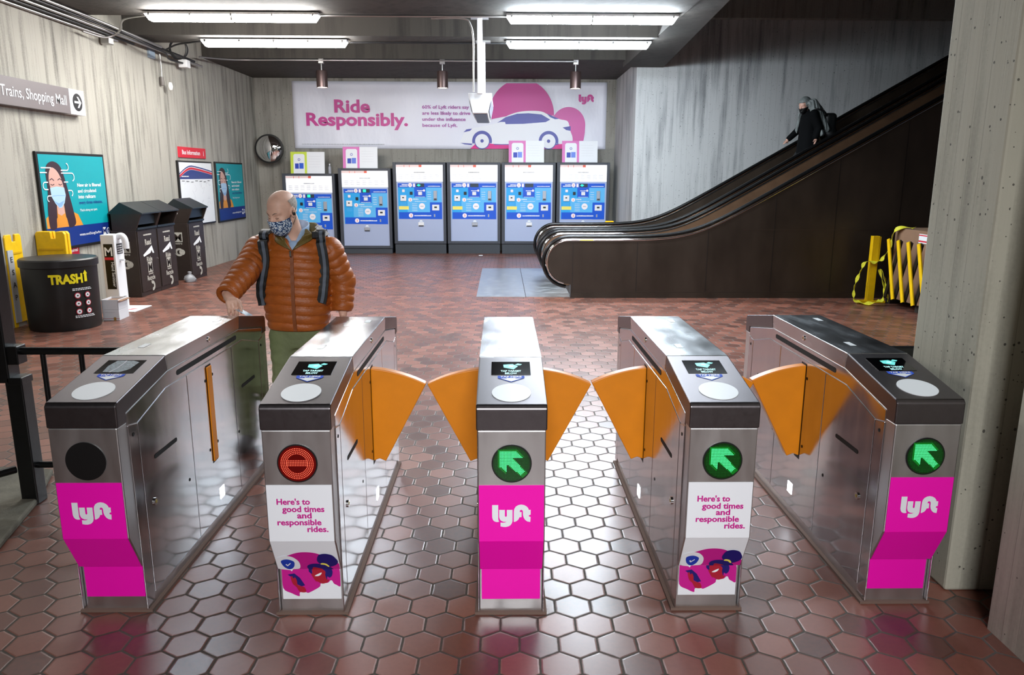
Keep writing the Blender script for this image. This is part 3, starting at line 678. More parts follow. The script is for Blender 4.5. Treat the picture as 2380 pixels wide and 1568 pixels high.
    bit('card_reader', 990, 490, 1048, 640, 0.03, MGREY, (998, 612, 1042, 632, MDK))
    bit('receipt_outlet', 965, 710, 1082, 802, 0.018, WHITE, (1000, 738, 1044, 764, MDK))
    bit('key_lock', 990, 860, 1014, 906, 0.012, MGREY)
    if receipt: bit('coin_return', 728, 990, 824, 1055, 0.02, MGREY if receipt == 2 else WHITE, (736, 1040, 818, 1054, MDK))
    mb = MB(); mb.poly(f, [(X(745), Z(980)), (X(805), Z(980)), (X(790), Z(958)), (X(762), Z(958))], 0.004, PWHITE); mb.build('label_print', t)
    return t
ticket_machine(-5.05, -3.85, 1.835, 0.0, 'lowest ticket machine, first from left, behind the standing person and under the lime notice', False, 1, 0)
ticket_machine(-3.765, -2.56, 1.957, 0.125, 'second ticket machine from the left, mid height, under the pink notice right of the bottle', False, 1, 2)
ticket_machine(-2.51, -1.295, 2.096, 0.235, 'third ticket machine from the left, leftmost of the four tall ones, teal readout lit', True, 2, 1)
ticket_machine(-1.266, -0.032, 2.098, 0.235, 'fourth ticket machine from the left, no notice on top, below the white hanging sign', True, 0, 2)
ticket_machine(-0.005, 1.244, 2.10, 0.235, 'fifth ticket machine from the left, dark readout, a pink notice standing on it', True, 0, 1)
ticket_machine(1.272, 2.493, 2.104, 0.235, 'last ticket machine on the right, partly hidden by the escalator end', True, 2, 0)
NLIME = mat('lime card', '#c9dc3e', 0.5); NPINK = mat('pink card', '#dd74bc', 0.5)
def notice(x0, x1, z0, z1, c, label):
    W = x1-x0; H = z1-z0
    t = thing('notice_card', label, 'notice', (x0, 17.72, z0), 0, 'notices standing on the ticket machines')
    fr = Fr((0, 0, 0.001), (1, 0, 0), (0, 0.12, 1))
    MB().obox(fr, 0, W, 0, H, -0.006, 0, WHITE_V).build('card', t)
    MB().prism(Fr((W/2-0.004, 0.006, 0.0), (0, 1, 0), (0, 0, 1)), [(0.003, 0.001), (0.12, 0.001), (0.003+H*0.06, H*0.6)], 0, 0.006, WHITE_V).build('easel', t)
    f = fr; mb = MB()
    mb.rect(f, 0, 0, W*0.48, H, 0.002, c)
    n = 6; r = W*0.06; x_0, x_1, y1 = W*0.085, W*0.415, H*0.90
    mb.poly(f, [(x_0, 0), (x_1, 0)]+[(x_1-r+r*math.cos(a), y1-r+r*math.sin(a)) for a in [PI/2*i/n for i in range(n+1)]]+[(x_0+r+r*math.cos(a), y1-r+r*math.sin(a)) for a in [PI/2+PI/2*i/n for i in range(n+1)]], 0.004, WHITE_V)
    mb.rect(f, W*0.13, H*0.22, W*0.24, H*0.46, 0.006, BLUE); mb.rect(f, W*0.255, H*0.22, W*0.38, H*0.48, 0.006, MB1); mb.ring(f, W*0.25, H*0.64, 0.018, 0.03, 0.006, BBLUE, 12)
    mb.build('picture', t)
    mb = MB()
    for i in range(5): bars(mb, f, W*0.54, H*(0.78-0.12*i), W*0.88, 0.010, 0.003, mat('faint notice print', '#dcdde2', 0.5), 0.3, i)
    mb.build('small_print', t)
notice(-4.86, -4.08, 1.836, 2.325, NLIME, 'lime-bordered notice card on the lowest ticket machine, beside the clear bottle')
notice(-3.655, -2.86, 1.958, 2.44, NPINK, 'pink-bordered notice card on the second ticket machine from the left')
notice(0.16, 0.975, 2.101, 2.59, NPINK, 'pink-bordered notice card on the fifth machine, below the front half of the car')
notice(1.39, 2.21, 2.105, 2.59, NPINK, 'pink-bordered notice card on the rightmost machine, below the rear of the car')
t = thing('plastic_bottle', 'small clear bottle standing on the lowest ticket machine', 'bottle', (-3.97, 17.75, 1.836))
CLEAR = mat('clear plastic', '#d8dae4', 0.12); CLEAR.node_tree.nodes['Principled BSDF'].inputs['Transmission Weight'].default_value = 0.6
MB().lathe([(0, 0), (0.034, 0.0), (0.036, 0.02), (0.033, 0.06), (0.036, 0.1), (0.034, 0.14), (0.016, 0.18), (0.014, 0.2), (0, 0.2)], CLEAR, n=20).build('bottle_body', t, smooth=50)
MB().lathe([(0, 0.196), (0.017, 0.197), (0.017, 0.22), (0, 0.221)], WHITE, n=16).build('cap', t, smooth=40)
tag(MB().box(-0.53, -0.44, 17.25, 17.29, 0, 0.012, PWHITE).build('paper_scrap'), 'tiny scrap of white paper on the floor before the middle machines', 'litter')

# ---------------------------------------------------------------- escalators
EBR = mat('brown escalator cladding', '#3a3028', 0.36, 0.3, noise=(3, 0.2, 0.05), stretch=(1, 1, 0.4))
EIN = mat('bronze inner balustrade', '#8a6a52', 0.32, 0.5, noise=(4, 0.15))
RUB = mat('black rubber handrail', '#0a0a0b', 0.28)
STEPM = mat('ribbed step metal', '#3a3a3c', 0.45, 0.6)
EX = 12.6
def pz(x): return 0.86+0.572*0.25*math.log1p(math.exp((x-2.83)/0.25)) if x < 8 else 0.86+0.572*(x-2.83)
XS = [1.0+0.1*i for i in range(40)]+[5.0+0.4*i for i in range(20)]
def balustrade(t, y0, y1, outer):
    """a solid balustrade between y0 and y1 with rounded newel, trims and handrail"""
    ym = (y0+y1)/2
    R = 0.325; cz = 0.86-R
    newel = [(1.0-R*math.sin(a), cz+R*math.cos(a)) for a in [PI*i/14 for i in range(15)]]
    top = [(x, pz(x)) for x in XS]
    fr = Fr((0, 0, 0), (1, 0, 0), (0, 0, 1))        # normal is -y
    if outer:
        base = [(1.035, cz-R-0.01), (1.035, 0.0), (12.6, 0.0)]
    else:
        low = [(x, max(0.0, pz(x)-0.92)) for x in XS]
        base = [(1.035, 0.0)]+low[1:]
    outline = newel+base[:1]+(base[1:] if outer else [])
    if outer: pts = top[::-1]+newel[1:]+base
    else: pts = top[::-1]+newel[1:]+[(1.035, cz-R-0.01), (1.035, 0.0)]+[q for q in low if q[0] > 1.05]
    MB().prism(fr, pts, -y1, -y0, EBR if outer else EIN).build('balustrade_panel', t)
    path = newel[::-1][1:]+top
    for yy in (y0+0.004, y1-0.004):
        MB().tube([(x, yy, z+0.004) for x, z in path], 0.014, CHROME, 8).build('trim_strip', t, smooth=60)
    # handrail: oval belt
    rp = []
    P = [(1.0-(R+0.05)*math.sin(a), cz+(R+0.05)*math.cos(a)) for a in [PI*(1-i/18)*0.97 for i in range(19)]]+[(x, pz(x)+0.05) for x in XS[1:]]
    rings = []
    for i, (x, z) in enumerate(P):
        a = P[max(0, i-1)]; b = P[min(len(P)-1, i+1)]; dx, dz = b[0]-a[0], b[1]-a[1]; l = math.hypot(dx, dz)
        nx, nz = -dz/l, dx/l
        rings.append([(x+nx*0.028*math.sin(q), ym+0.045*math.cos(q), z+nz*0.028*math.sin(q)) for q in [2*PI*k/14 for k in range(14)]])
    MB().loft(rings, RUB).build('handrail', t, smooth=60)
    MB().tube([(x, y0+0.03, z+0.012) for x, z in path[6:]], 0.008, mat('copper trim', '#8a5a3a', 0.3, 0.9), 6).build('copper_strip', t, smooth=60)
def escalator(ya, yb, label):
    t = thing('escalator', label, 'escalator', (0, 0, 0), 0, 'pair of escalators rising to the right')
    balustrade(t, ya, ya+0.15, True); balustrade(t, yb-0.15, yb, ya > 12)
    x = 2.2; pr = 0.40
    MB().box(1.05, 2.2, ya+0.15, yb-0.15, 0.0, 0.02, STEPM).build('landing_plate', t)
    k = 0
    while x < 12.2:
        z = max(0.02, pz(x+pr/2)-0.98)
        MB().box(x, x+pr+0.02, ya+0.15, yb-0.15, z-0.24 if z > 0.3 else 0.0, z, STEPM).build('step', t, bevel=0.005); x += pr; k += 1
    return t
e1 = escalator(11.15, 12.50, 'nearer escalator with dark brown panelled side facing the fare gates')
f = Fr((0, 11.148, 0), (1, 0, 0), (0, 0, 1))
SEAM = mat('panel seam', '#120c09', 0.5); SEAML = mat('panel seam bright', '#4a3d35', 0.4, 0.5)
mb = MB()
for x in (1.06, 2.02, 3.07, 4.05, 4.95, 5.9, 6.9, 8.0, 9.2): mb.rect(f, x-0.004, 0.09, x+0.004, pz(x)-0.03, 0.002, SEAM)
mb.rect(f, 3.6, 1.02, 9.5, 1.028, 0.0022, SEAML); mb.rect(f, 1.05, 0.085, 12, 0.093, 0.0022, SEAML)
mb.obox(Fr((0, 11.15, 0), (1, 0, 0), (0, 0, 1)), 1.04, 12.5, 0.0, 0.08, 0.0, 0.012, EBR)
mb.build('panel_seams', e1)
mb = MB(); mb.rect(Fr((0, 11.128, 0), (1, 0, 0), (0, 0, 1)), 1.16, 0.862, 1.36, 0.876, 0.008, YELLOWP); mb.build('sticker', e1, label='yellow strip sticker')
MB().box(1.0, 2.0, 12.502, 12.848, 0.0, 0.80, EBR).build('infill_panel', e1) if False else None
e2 = escalator(12.85, 14.36, 'farther escalator, beside the concrete wall, carrying a person in black')
t = thing('caution_sign', 'rounded yellow sign top showing above the farther escalator end', 'caution sign', (2.30, 16.2, 0))
MB().prism(Fr((0, 0, 0), (1, 0, 0), (0, -0.12, 1)), [(-0.17, 0), (0.17, 0), (0.11, 0.80), (0.085, 0.87), (-0.085, 0.87), (-0.11, 0.80)], -0.02, 0.0, YELLOW).build('front_leaf', t, bevel=0.006)
MB().prism(Fr((0, -0.09, 0), (1, 0, 0), (0, 0.12, 1)), [(-0.17, 0), (0.17, 0), (0.11, 0.80), (-0.11, 0.80)], -0.02, 0.0, YELLOW).build('rear_leaf', t, bevel=0.006)

# ---------------------------------------------------------------- barrier, tape and boxes by the escalator
CARD = mat('brown cardboard', '#8a6a52', 0.8, noise=(6, 0.07)); TAPE = mat('yellow caution tape', '#d8d23a', 0.4, noise=(40, 0.2))
t = thing('folding_barrier', 'yellow and black expanding lattice barrier by the cardboard boxes', 'barrier', (5.36, 10.72, 0))
MB().box(-0.05, 0.05, -0.04, 0.04, 0.02, 0.97, YELLOW).box(0.05, 0.075, -0.03, 0.03, 0.6, 0.96, YELLOW).build('post', t, bevel=0.006)
MB().box(-0.17, 0.22, -0.05, 0.05, 0.0, 0.04, YELLOW).build('foot', t, bevel=0.008)
n = 7; y0, y1 = -0.03, -2.0; dy = (y1-y0)/n
for k in range(n):
    for (xo, za, zb, m_) in ((0.05, 0.93, 0.16, YELLOW), (0.085, 0.16, 0.93, PAINT_BLACK)):
        a = Vector((xo, y0+dy*k*0.92+(-0.25 if m_ is YELLOW else -0.25), za)); b = Vector((xo, y0+dy*(k*0.92)-0.25-dy*0.0+(dy*0.95), zb))
        d = (b-a).normalized(); u = Vector((1, 0, 0)); v = d.cross(u)
        L = (b-a).length; fr = Fr(a, d, v)
        MB().obox(fr, -0.02, L+0.02, -0.033, 0.033, -0.008, 0.008, m_).build('lattice_bar', t)
t2 = thing('cardboard_box', 'large brown cardboard box on a pallet behind the lattice barrier', 'box', (6.02, 9.75, 0.0))
MB().box(-0.47, 0.5, -0.75, 0.80, 0.115, 1.10, CARD).build('carton', t2, bevel=0.008)
fb = Fr((-0.472, 0.80, 0), (0, -1, 0), (0, 0, 1)); mb = MB(); mb.rect(fb, 0.62, 0.94, 0.86, 1.06, 0.002, PWHITE); mb.rect(fb, 0.62, 1.035, 0.86, 1.05, 0.003, RED); mb.rect(fb, 0.62, 0.955, 0.86, 0.975, 0.003, RED); mb.build('label_sticker', t2)
t3 = thing('cardboard_box', 'taller brown cardboard box standing behind the large one on the pallet', 'box', (7.05, 10.1, 0.0))
MB().box(-0.5, 0.5, -0.7, 0.7, 0.115, 1.17, CARD).build('carton', t3, bevel=0.008)
t4 = thing('pallet', 'dark low pallet on the floor under the cardboard boxes', 'pallet', (6.62, 9.9, 0))
PAL = mat('dark pallet wood', '#2a221c', 0.8)
for yy in (-0.8, 0.0, 0.8): MB().box(-1.0, 1.0, yy-0.06, yy+0.06, 0.0, 0.09, PAL).build('runner', t4)
for k in range(7): MB().box(-1.0+0.3*k, -0.8+0.3*k, -0.88, 0.88, 0.09, 0.113, PAL).build('board', t4)
def ribbon(pts, wd, m_, th=0.003, updir=(0, 0, 1)):
    P = [Vector(p) for p in pts]; rings = []
    for i, p in enumerate(P):
        d = (P[min(i+1, len(P)-1)]-P[max(0, i-1)]).normalized()
        a = 0.45*math.sin(i*0.7)
        s_ = Vector(updir); s_ = (s_-d*s_.dot(d)); s_ = s_.normalized() if s_.length > 1e-4 else d.orthogonal().normalized()
        nn = d.cross(s_); s2 = s_*math.cos(a)+nn*math.sin(a); n2 = d.cross(s2)
        rings.append([p+s2*wd/2+n2*th, p-s2*wd/2+n2*th, p-s2*wd/2-n2*th, p+s2*wd/2-n2*th])
    return MB().loft(rings, m_)
tp = ribbon(arc([(5.62, 10.2, 1.12), (5.50, 10.45, 1.08), (5.47, 10.5, 0.85), (5.45, 10.62, 0.66), (5.36, 10.655, 0.60), (5.22, 10.66, 0.60), (5.17, 10.68, 0.45), (5.12, 10.7, 0.25), (5.12, 10.66, 0.06), (5.2, 10.5, 0.03), (5.35, 10.45, 0.06), (5.45, 10.5, 0.12), (5.48, 10.55, 0.35), (5.42, 10.63, 0.5), (5.48, 10.50, 0.2), (5.52, 10.48, 0.06)]), 0.075, TAPE, 0.002, (0.3, 1, 0.2))
tag(tp.build('caution_tape', smooth=30), 'crumpled yellow caution tape wound round the barrier post', 'tape')

# ---------------------------------------------------------------- trash can, yellow signs, sanitizer, boxes
CANM = mat('black can plastic', '#131313', 0.42, noise=(5, 0.2, 0.05))
t = thing('trash_can', 'large round black trash can with yellow TRASH lettering', 'trash can', (-5.27, 8.96, 0))
MB().lathe([(0, 0), (0.375, 0), (0.385, 0.03), (0.392, 0.4), (0.398, 0.74), (0, 0.74)], CANM, n=48).build('can_body', t, smooth=40)
MB().lathe([(0.40, 0.735), (0.415, 0.745), (0.415, 0.82), (0.40, 0.835), (0.20, 0.848), (0, 0.85)], mat('black can lid', '#1c1b1d', 0.4), n=48, caps=False).build('lid', t, smooth=40)
def wrap_text(mb, s, ang, z, size, width, r, m_, bold=0.0, align='c'):
    v, fcs = text_polys(s, bold); x0 = min(p[0] for p in v); x1 = max(p[0] for p in v); sx = width/(x1-x0)
    off = {'l': x0, 'c': (x0+x1)/2, 'r': x1}[align]
    vs = []
    for px, py in v:
        a = ang+(px-off)*sx/r
        vs.append((r*math.cos(a), r*math.sin(a), z+py*size))
    mb.add(vs, fcs, m_)
AMB = mat('yellow lettering', '#f2e010', 0.5)
mb = MB(); a0 = -PI/2+0.66
wrap_text(mb, 'TRASH', a0, 0.565, 0.145, 0.36, 0.405, AMB, 0.05)
def curved(mb, pts, m_, r): mb.add([(r*math.cos(a0+x/r), r*math.sin(a0+x/r), z) for x, z in pts], [tuple(range(len(pts)))], m_)
curved(mb, [(0.20, 0.57), (0.235, 0.57), (0.235, 0.66), (0.20, 0.66)], AMB, 0.405); curved(mb, [(0.188, 0.66), (0.2465, 0.66), (0.2175, 0.705)], AMB, 0.405)
mb.build('lettering', t)
mb = MB()
for i in range(2):
    for j in range(3):
        cx, cz = 0.10+0.12*i, 0.415-0.095*j
        curved(mb, [(cx+0.036*math.cos(q), cz+0.036*math.sin(q)) for q in [2*PI*k/16 for k in range(16)]], mat('crimson ring', '#b01a34', 0.5), 0.4045)
        curved(mb, [(cx+0.027*math.cos(q), cz+0.027*math.sin(q)) for q in [2*PI*k/16 for k in range(16)]], PWHITE, 0.406)
        curved(mb, [(cx-0.012, cz-0.006), (cx+0.012, cz-0.008), (cx+0.008, cz+0.009), (cx-0.006, cz+0.008)], GREY_D, 0.4075)
for z in (0.475, 0.492, 0.155, 0.172):
    x = 0.05
    rr = random.Random(int(z*1000))
    while x < 0.27:
        l = rr.uniform(0.012, 0.03); curved(mb, [(x, z), (x+l, z), (x+l, z+0.009), (x, z+0.009)], PWHITE, 0.406); x += l+0.006
mb.build('pictograms', t)
# folded yellow barricade signs leaning behind the trash can
def yellow_board(loc, rz, w_, label, deep):
    t = thing('folding_sign', label, 'folding sign', loc, rz, 'yellow folding signs stored by the wall')
    for s, nm in ((0, 'front_leaf'), (1, 'rear_leaf')):
        y = s*0.075; H = 1.10
        pts = [(-w_/2, 0.0), (-w_/2+0.05, 0.0), (-w_/2+0.06, 0.05), (w_/2-0.06, 0.05), (w_/2-0.05, 0.0), (w_/2, 0.0), (w_/2, H-0.03), (w_/2-0.02, H)]
        x = w_/2-0.11
        for k in range(3):      # finger notches along the top
            if x-0.09 > -w_/2+0.05: pts += [(x, H), (x-0.005, H-0.085), (x-0.06, H-0.085), (x-0.065, H)]; x -= 0.14
        pts += [(-w_/2+0.02, H), (-w_/2, H-0.03)]
        MB().prism(Fr((0, y, 0), (1, 0, 0), (0, 0.0, 1)), pts, -0.055, 0.0, YELLOW).build(nm, t, bevel=0.008)
    mb = MB(); ff = Fr((0, -0.002, 0), (1, 0, 0), (0, 0, 1)); mb.obox(ff, -w_/2+0.03, w_/2-0.03, 0.87, 0.89, 0, 0.006, mat('yellow plastic ridge', '#d9a800', 0.5)); mb.build('ridge', t)
    return t
b1 = yellow_board((-5.63, 9.45, 0), 0.03, 0.36, 'wide yellow folding sign with notched top, behind the trash can', 0.1)
b2 = yellow_board((-5.80, 9.0, 0), PI/2-0.02, 0.30, 'narrow-looking yellow folding sign turned edge-on against the left wall', 0.1)
mb = MB(); fb = Fr((-0.085, -0.002, 0.0), (1, 0, 0), (0, 0, 1)); mb.obox(fb, -0.06, 0.035, 0.06, 0.92, 0.0, 0.012, mat('grey white strip', '#b9bcc0', 0.6))
for i, s_ in enumerate('ESAP'): mb.text(fb, s_, -0.01, 0.78-0.15*i, 0.09, 0.015, GREY_D, 0.02, 'c')
mb.build('edge_strip', b2, label='pale strip with black letters')
# hand sanitizer stand
t = thing('hand_sanitizer_stand', 'white hand sanitizer stand with black lettered panel', 'dispenser stand', (-5.20, 10.1, 0))
SW = mat('dispenser white', '#e9ebee', 0.4)
MB().box(-0.13, 0.30, -0.20, 0.30, 0.0, 0.012, SW).build('base_plate', t, bevel=0.004)
MB().box(-0.095, 0.085, -0.12, 0.12, 0.012, 1.02, SW).build('column', t, bevel=0.008)
MB().tube(arc([(0.05, 0, 0.98), (0.13, 0, 1.0), (0.17, 0, 0.95), (0.175, 0, 0.83)], 6), 0.042, SW, 10).build('dispenser_arm', t, smooth=60)
MB().box(0.085, 0.14, -0.02, 0.02, 0.67, 0.69, SW).build('drip_tab', t)
f = Fr((-0.005, -0.12, 0), (1, 0, 0), (0, 0, 1)); mb = MB()
mb.rect(f, -0.055, 0.30, 0.065, 0.90, 0.002, BLACK); mb.rect(f, -0.055, 0.69, 0.065, 0.725, 0.003, RED); mb.text(f, 'M', 0.005, 0.745, 0.16, 0.004, PWHITE, 0.02, 'c', 0.10)
fv = Fr((0.0, -0.12, 0.0), (0, 0, -1), (1, 0, 0)); mb.text(fv, 'Hand Sanitizer', -0.66, 0.02, 0.055, 0.004, PWHITE, 0.01, 'l', 0.33)
f2 = Fr((0.085, 0, 0), (0, 1, 0), (0, 0, 1)); mb.rect(f2, -0.07, 0.76, 0.08, 0.90, 0.002, GREY_D)
for i in range(4): bars(mb, f2, -0.055, 0.865-0.03*i, 0.065, 0.012, 0.003, PWHITE, 0.2, i)
mb.disc(f2, 0.02, 0.14, 0.02, 0.002, RED); mb.disc(f2, 0.02, 0.14, 0.012, 0.003, SW); bars(mb, f2, -0.03, 0.17, 0.05, 0.02, 0.002, GREY_D)
fd = Fr((0.17, 0.0, 0.012), (1, 0, 0), (0, 1, 0)); mb.poly(fd, [(-0.03, -0.09), (0.09, 0.02), (0.01, 0.02), (-0.04, -0.04)], 0.001, RED)
mb.build('lettering', t)
CARTW = mat('white carton', '#dcdde2', 0.55)
for z0, z1, lab in ((0.0, 0.135, 'lower white carton on the floor beside the trash can'), (0.137, 0.262, 'upper white carton, open on top, stacked beside the trash can')):
    t = thing('carton', lab, 'box', (-4.925, 9.47, z0), 0.06, 'small white cartons by the trash can')
    if z0 == 0:
        MB().box(-0.1, 0.1, -0.14, 0.14, 0, z1-z0, CARTW).build('box_body', t, bevel=0.003)
        f = Fr((0, -0.14, 0), (1, 0, 0), (0, 0, 1)); mb = MB(); mb.rect(f, -0.1, 0.02, 0.1, 0.026, 0.001, mat('faint red ink', '#c9808a', 0.5)); mb.rect(f, 0.03, 0.0, 0.06, 0.04, 0.002, mat('tape brown', '#a5803f', 0.4)); bars(mb, f, -0.07, 0.10, 0.05, 0.008, 0.001, GREY_L); mb.build('print', t)
    else:
        h = z1-z0; mb = MB(); mb.box(-0.1, 0.1, -0.14, 0.14, 0, 0.01, CARTW)
        for a in ((-0.1, 0.1, -0.14, -0.135), (-0.1, 0.1, 0.135, 0.14), (-0.1, -0.095, -0.14, 0.14), (0.095, 0.1, -0.14, 0.14)): mb.box(*a, 0.01, h, CARTW)
        mb.build('box_body', t); MB().prism(Fr((0, 0, h), (0, 1, 0), (1, 0, -0.15)), [(-0.14, 0.1), (0.14, 0.1), (0.14, 0.14), (-0.14, 0.14)], -0.003, 0, CARD).build('flap', t)
        MB().box(-0.095, 0.095, -0.134, 0.134, h-0.03, h-0.025, CARD).build('inner_flap', t)

# ---------------------------------------------------------------- recycling bins
BINB = mat('brown bin enamel', '#2e2521', 0.42, noise=(12, 0.12)); BINH = mat('dark slate hood', '#20282c', 0.38, noise=(20, 0.12)); BINS = mat('pale stencil print', '#b9b7ae', 0.6, noise=(30, 0.2))
def recycling_bin(y0, y1, label, number=None, flap=True):
    W = y1-y0
    t = thing('recycling_bin', label, 'recycling bin', (-5.57, (y0+y1)/2, 0), 0, 'brown recycling bins along the left wall')
    xf, xb = 0.18, -0.19
    MB().box(xb, xf, -W/2, W/2, 0.0, 0.99, BINB).build('bin_body', t, bevel=0.006)
    f = Fr((0, -W/2, 0), (1, 0, 0), (0, 0, 1))
    mb = MB()
    for a, b in ((0, 0.03), (W-0.03, W)):
        mb.prism(f, [(xb, 0.99), (xf, 0.99), (xf+0.02, 1.04), (xf+0.10, 1.235), (xb, 1.235)], -b, -a, BINB)
    mb.box(xb, xb+0.03, -W/2, W/2, 0.99, 1.235, BINB); mb.build('bin_head', t, bevel=0.004)
    MB().prism(f, [(xb-0.015, 1.225), (xf+0.115, 1.225), (xf+0.115, 1.245), (-0.02, 1.40), (xb-0.015, 1.245)], -W, 0.0, BINH).build('hood', t, bevel=0.005)
    MB().box(xb+0.03, xf-0.05, -W/2+0.03, W/2-0.03, 0.995, 1.0, BLACKM).build('opening', t)
    if flap: MB().box(xf+0.0, xf+0.012, -W/2+0.035, W/2-0.035, 1.07, 1.22, BINH).build('flap', t)
    MB().prism(f, [(xf-0.005, 0.985), (xf+0.03, 1.0), (xf+0.03, 1.03), (xf-0.005, 1.03)], -W+0.01, -0.01, BINH).build('lip', t)
    MB().box(xf, xf+0.012, -W/2+0.02, W/2-0.02, 0.07, 0.975, BINB).build('door', t, bevel=0.003)
    MB().cyl((xf+0.012, W/2-0.05, 0.52), (xf+0.022, W/2-0.05, 0.52), 0.012, CHROME, 12).build('lock', t)
    g = Fr((xf+0.012, 0, 0), (0, 1, 0), (0, 0, 1)); mb = MB()
    bars(mb, g, -0.13, 0.90, 0.13, 0.025, 0.002, BINS, 0.05)
    mb.text(g, 'Read', 0.0, 0.76, 0.12, 0.002, BINS, 0.03, 'c', 0.20)
    mb.poly(g, [(-0.19, 0.62), (0.11, 0.74), (0.17, 0.62), (0.12, 0.62), (0.09, 0.67), (0.05, 0.63), (-0.17, 0.59)], 0.002, PWHITE)
    mb.text(g, 'Ride', 0.0, 0.51, 0.10, 0.002, BINS, 0.03, 'c', 0.18)
    mb.rect(g, -0.075, 0.34, 0.075, 0.50, 0.002, BINS); mb.text(g, 'M', 0, 0.36, 0.17, 0.004, BINB, 0.015, 'c', 0.12); bars(mb, g, -0.075, 0.31, 0.075, 0.02, 0.002, BINS, 0.05)
    mb.text(g, 'Recycle', 0.0, 0.225, 0.10, 0.002, BINS, 0.03, 'c', 0.25)
    mb.ring(g, 0.03, 0.13, 0.03, 0.075, 0.002, BINS, 20, -1.9, 2.2)
    mb.build('door_stencil', t)
    h = Fr((0, -W/2, 0), (1, 0, 0), (0, 0, 1)); mb = MB()
    mb.rect(h, -0.075, 0.665, 0.075, 0.83, 0.002, BINS); mb.text(h, 'M', 0, 0.685, 0.17, 0.004, BINB, 0.015, 'c', 0.12); mb.text(h, 'metro', 0, 0.625, 0.05, 0.002, BINS, 0.02, 'c', 0.13)
    mb.ring(h, 0.0, 0.49, 0.035, 0.07, 0.002, BINS, 20, 0.2, 5.6); mb.disc(h, 0.05, 0.49, 0.05, 0.0025, BINS, 14)
    if number: mb.text(h, number, -0.02, 1.14, 0.07, 0.002, PWHITE, 0.03, 'c')
    mb.build('side_stencil', t)
    return t
recycling_bin(11.17, 11.815, 'nearest of three brown recycling bins, next to the sanitizer stand')
recycling_bin(11.825, 12.47, 'middle brown recycling bin, joined to the nearest one, flap missing', flap=False)
recycling_bin(13.02, 13.70, 'farthest brown recycling bin, standing apart and marked 255', number='255')
bag = MB(); rr = random.Random(8)
bag.loft([[(-5.36+r*math.cos(a)*(1+0.15*math.sin(3*a+z*40)), 12.86+r*math.sin(a)*(1+0.15*math.cos(4*a)), z) for a in [2*PI*k/18 for k in range(18)]] for r, z in ((0.02, 0.002), (0.09, 0.004), (0.1, 0.05), (0.075, 0.1), (0.03, 0.13), (0.035, 0.17), (0.01, 0.18))], mat('grey plastic film', '#8f9094', 0.3))
tag(bag.build('plastic_bag', smooth=50), 'small grey plastic bag on the floor between the brown bins', 'bag')

# ---------------------------------------------------------------- railings
t = thing('railing', 'black iron railing with tall gate post left of the gates', 'railing', (-2.62, 3.95, 0))
MB().box(-0.045, 0.045, -0.045, 0.045, 0.0, 0.72, IRON).build('post', t, bevel=0.006)
MB().box(-0.12, -0.015, -0.05, 0.05, 0.70, 1.62, IRON).build('gate_post', t, bevel=0.006)
MB().box(-0.02, 0.04, -0.04, 0.04, 0.80, 0.90, IRON).build('latch', t, bevel=0.004)
MB().box(-0.03, 0.05, -0.05, 0.05, 0.69, 0.73, IRON).build('post_collar', t, bevel=0.004)
MB().cyl((-0.03, 0, 0.868), (0.86, 0, 0.868), 0.021, IRON, 16).build('top_rail', t, smooth=40)
MB().cyl((0.0, 0, 0.22), (0.86, 0, 0.22), 0.018, IRON, 16).build('bottom_rail', t, smooth=40)
for x in (0.15, 0.355, 0.56, 0.765): MB().cyl((x, 0, 0.22), (x, 0, 0.86), 0.014, IRON, 12).build('baluster', t, smooth=40)
MB().cyl((-0.07, -0.02, 0.20), (-0.62, -0.75, 0.20), 0.022, IRON, 14).build('gate_rail', t, smooth=40)
MB().cyl((-0.62, -0.75, 0.0), (-0.62, -0.75, 1.2), 0.022, IRON, 14).build('gate_stile', t, smooth=40)
t = thing('railing', 'short black railing between the last gate and the concrete pillar', 'railing', (2.2, 4.15, 0))
MB().box(-0.36, 0.5, -0.03, 0.03, 0.77, 0.845, IRON).build('top_rail', t, bevel=0.008)
MB().box(0.36, 0.44, -0.04, 0.04, 0.0, 0.78, IRON).build('post', t, bevel=0.006)
MB().cyl((-0.3, 0, 0), (-0.3, 0, 0.78), 0.02, IRON, 12).build('baluster', t)
# ---------------------------------------------------------------- fare gates
LEDG = mat('green LED', (0.02, 0.9, 0.2, 1), 0.3, emit=(0.12, 1.0, 0.40, 1), es=1.2)
LEDGD = mat('unlit green LED', (0.01, 0.12, 0.02, 1), 0.4, emit=(0.0, 0.4, 0.03, 1), es=0.25)
LEDGB = mat('green signal lens', (0.002, 0.02, 0.003, 1), 0.15, emit=(0.0, 0.22, 0.015, 1), es=0.05)
LEDGH = mat('green signal lit lens', (0.002, 0.02, 0.003, 1), 0.15, emit=(0.0, 0.5, 0.03, 1), es=0.22)
LEDR = mat('red LED', (0.9, 0.1, 0.05, 1), 0.3, emit=(1.0, 0.16, 0.09, 1), es=0.95)
LEDRB = mat('red signal lens', (0.03, 0.001, 0.001, 1), 0.15, emit=(0.2, 0.0, 0.0, 1), es=0.25)
LEDRH = mat('red signal lit lens', (0.03, 0.001, 0.001, 1), 0.15, emit=(0.6, 0.005, 0.003, 1), es=0.14)
PATCH = mat('lane lamp', '#eef4ff', 0.3, emit='#eaf2ff', es=9.0)
SCREEN_T = mat('screen teal', '#5fc9c4', 0.4, emit='#6fd8d2', es=0.55)
SCREEN_W = mat('screen pale text', '#9fdcdc', 0.4, emit='#b4e6e6', es=0.6)
STICK = mat('blue sticker', '#0d4fd2', 0.65)
DARKLINE = mat('panel gap', '#0c0c0e', 0.6)
ILL_HAIR = mat('indigo print', '#160a68', 0.5)
HW, HB = 0.137, 0.132
L_ = 1.85
def P(s): return s-L_/2
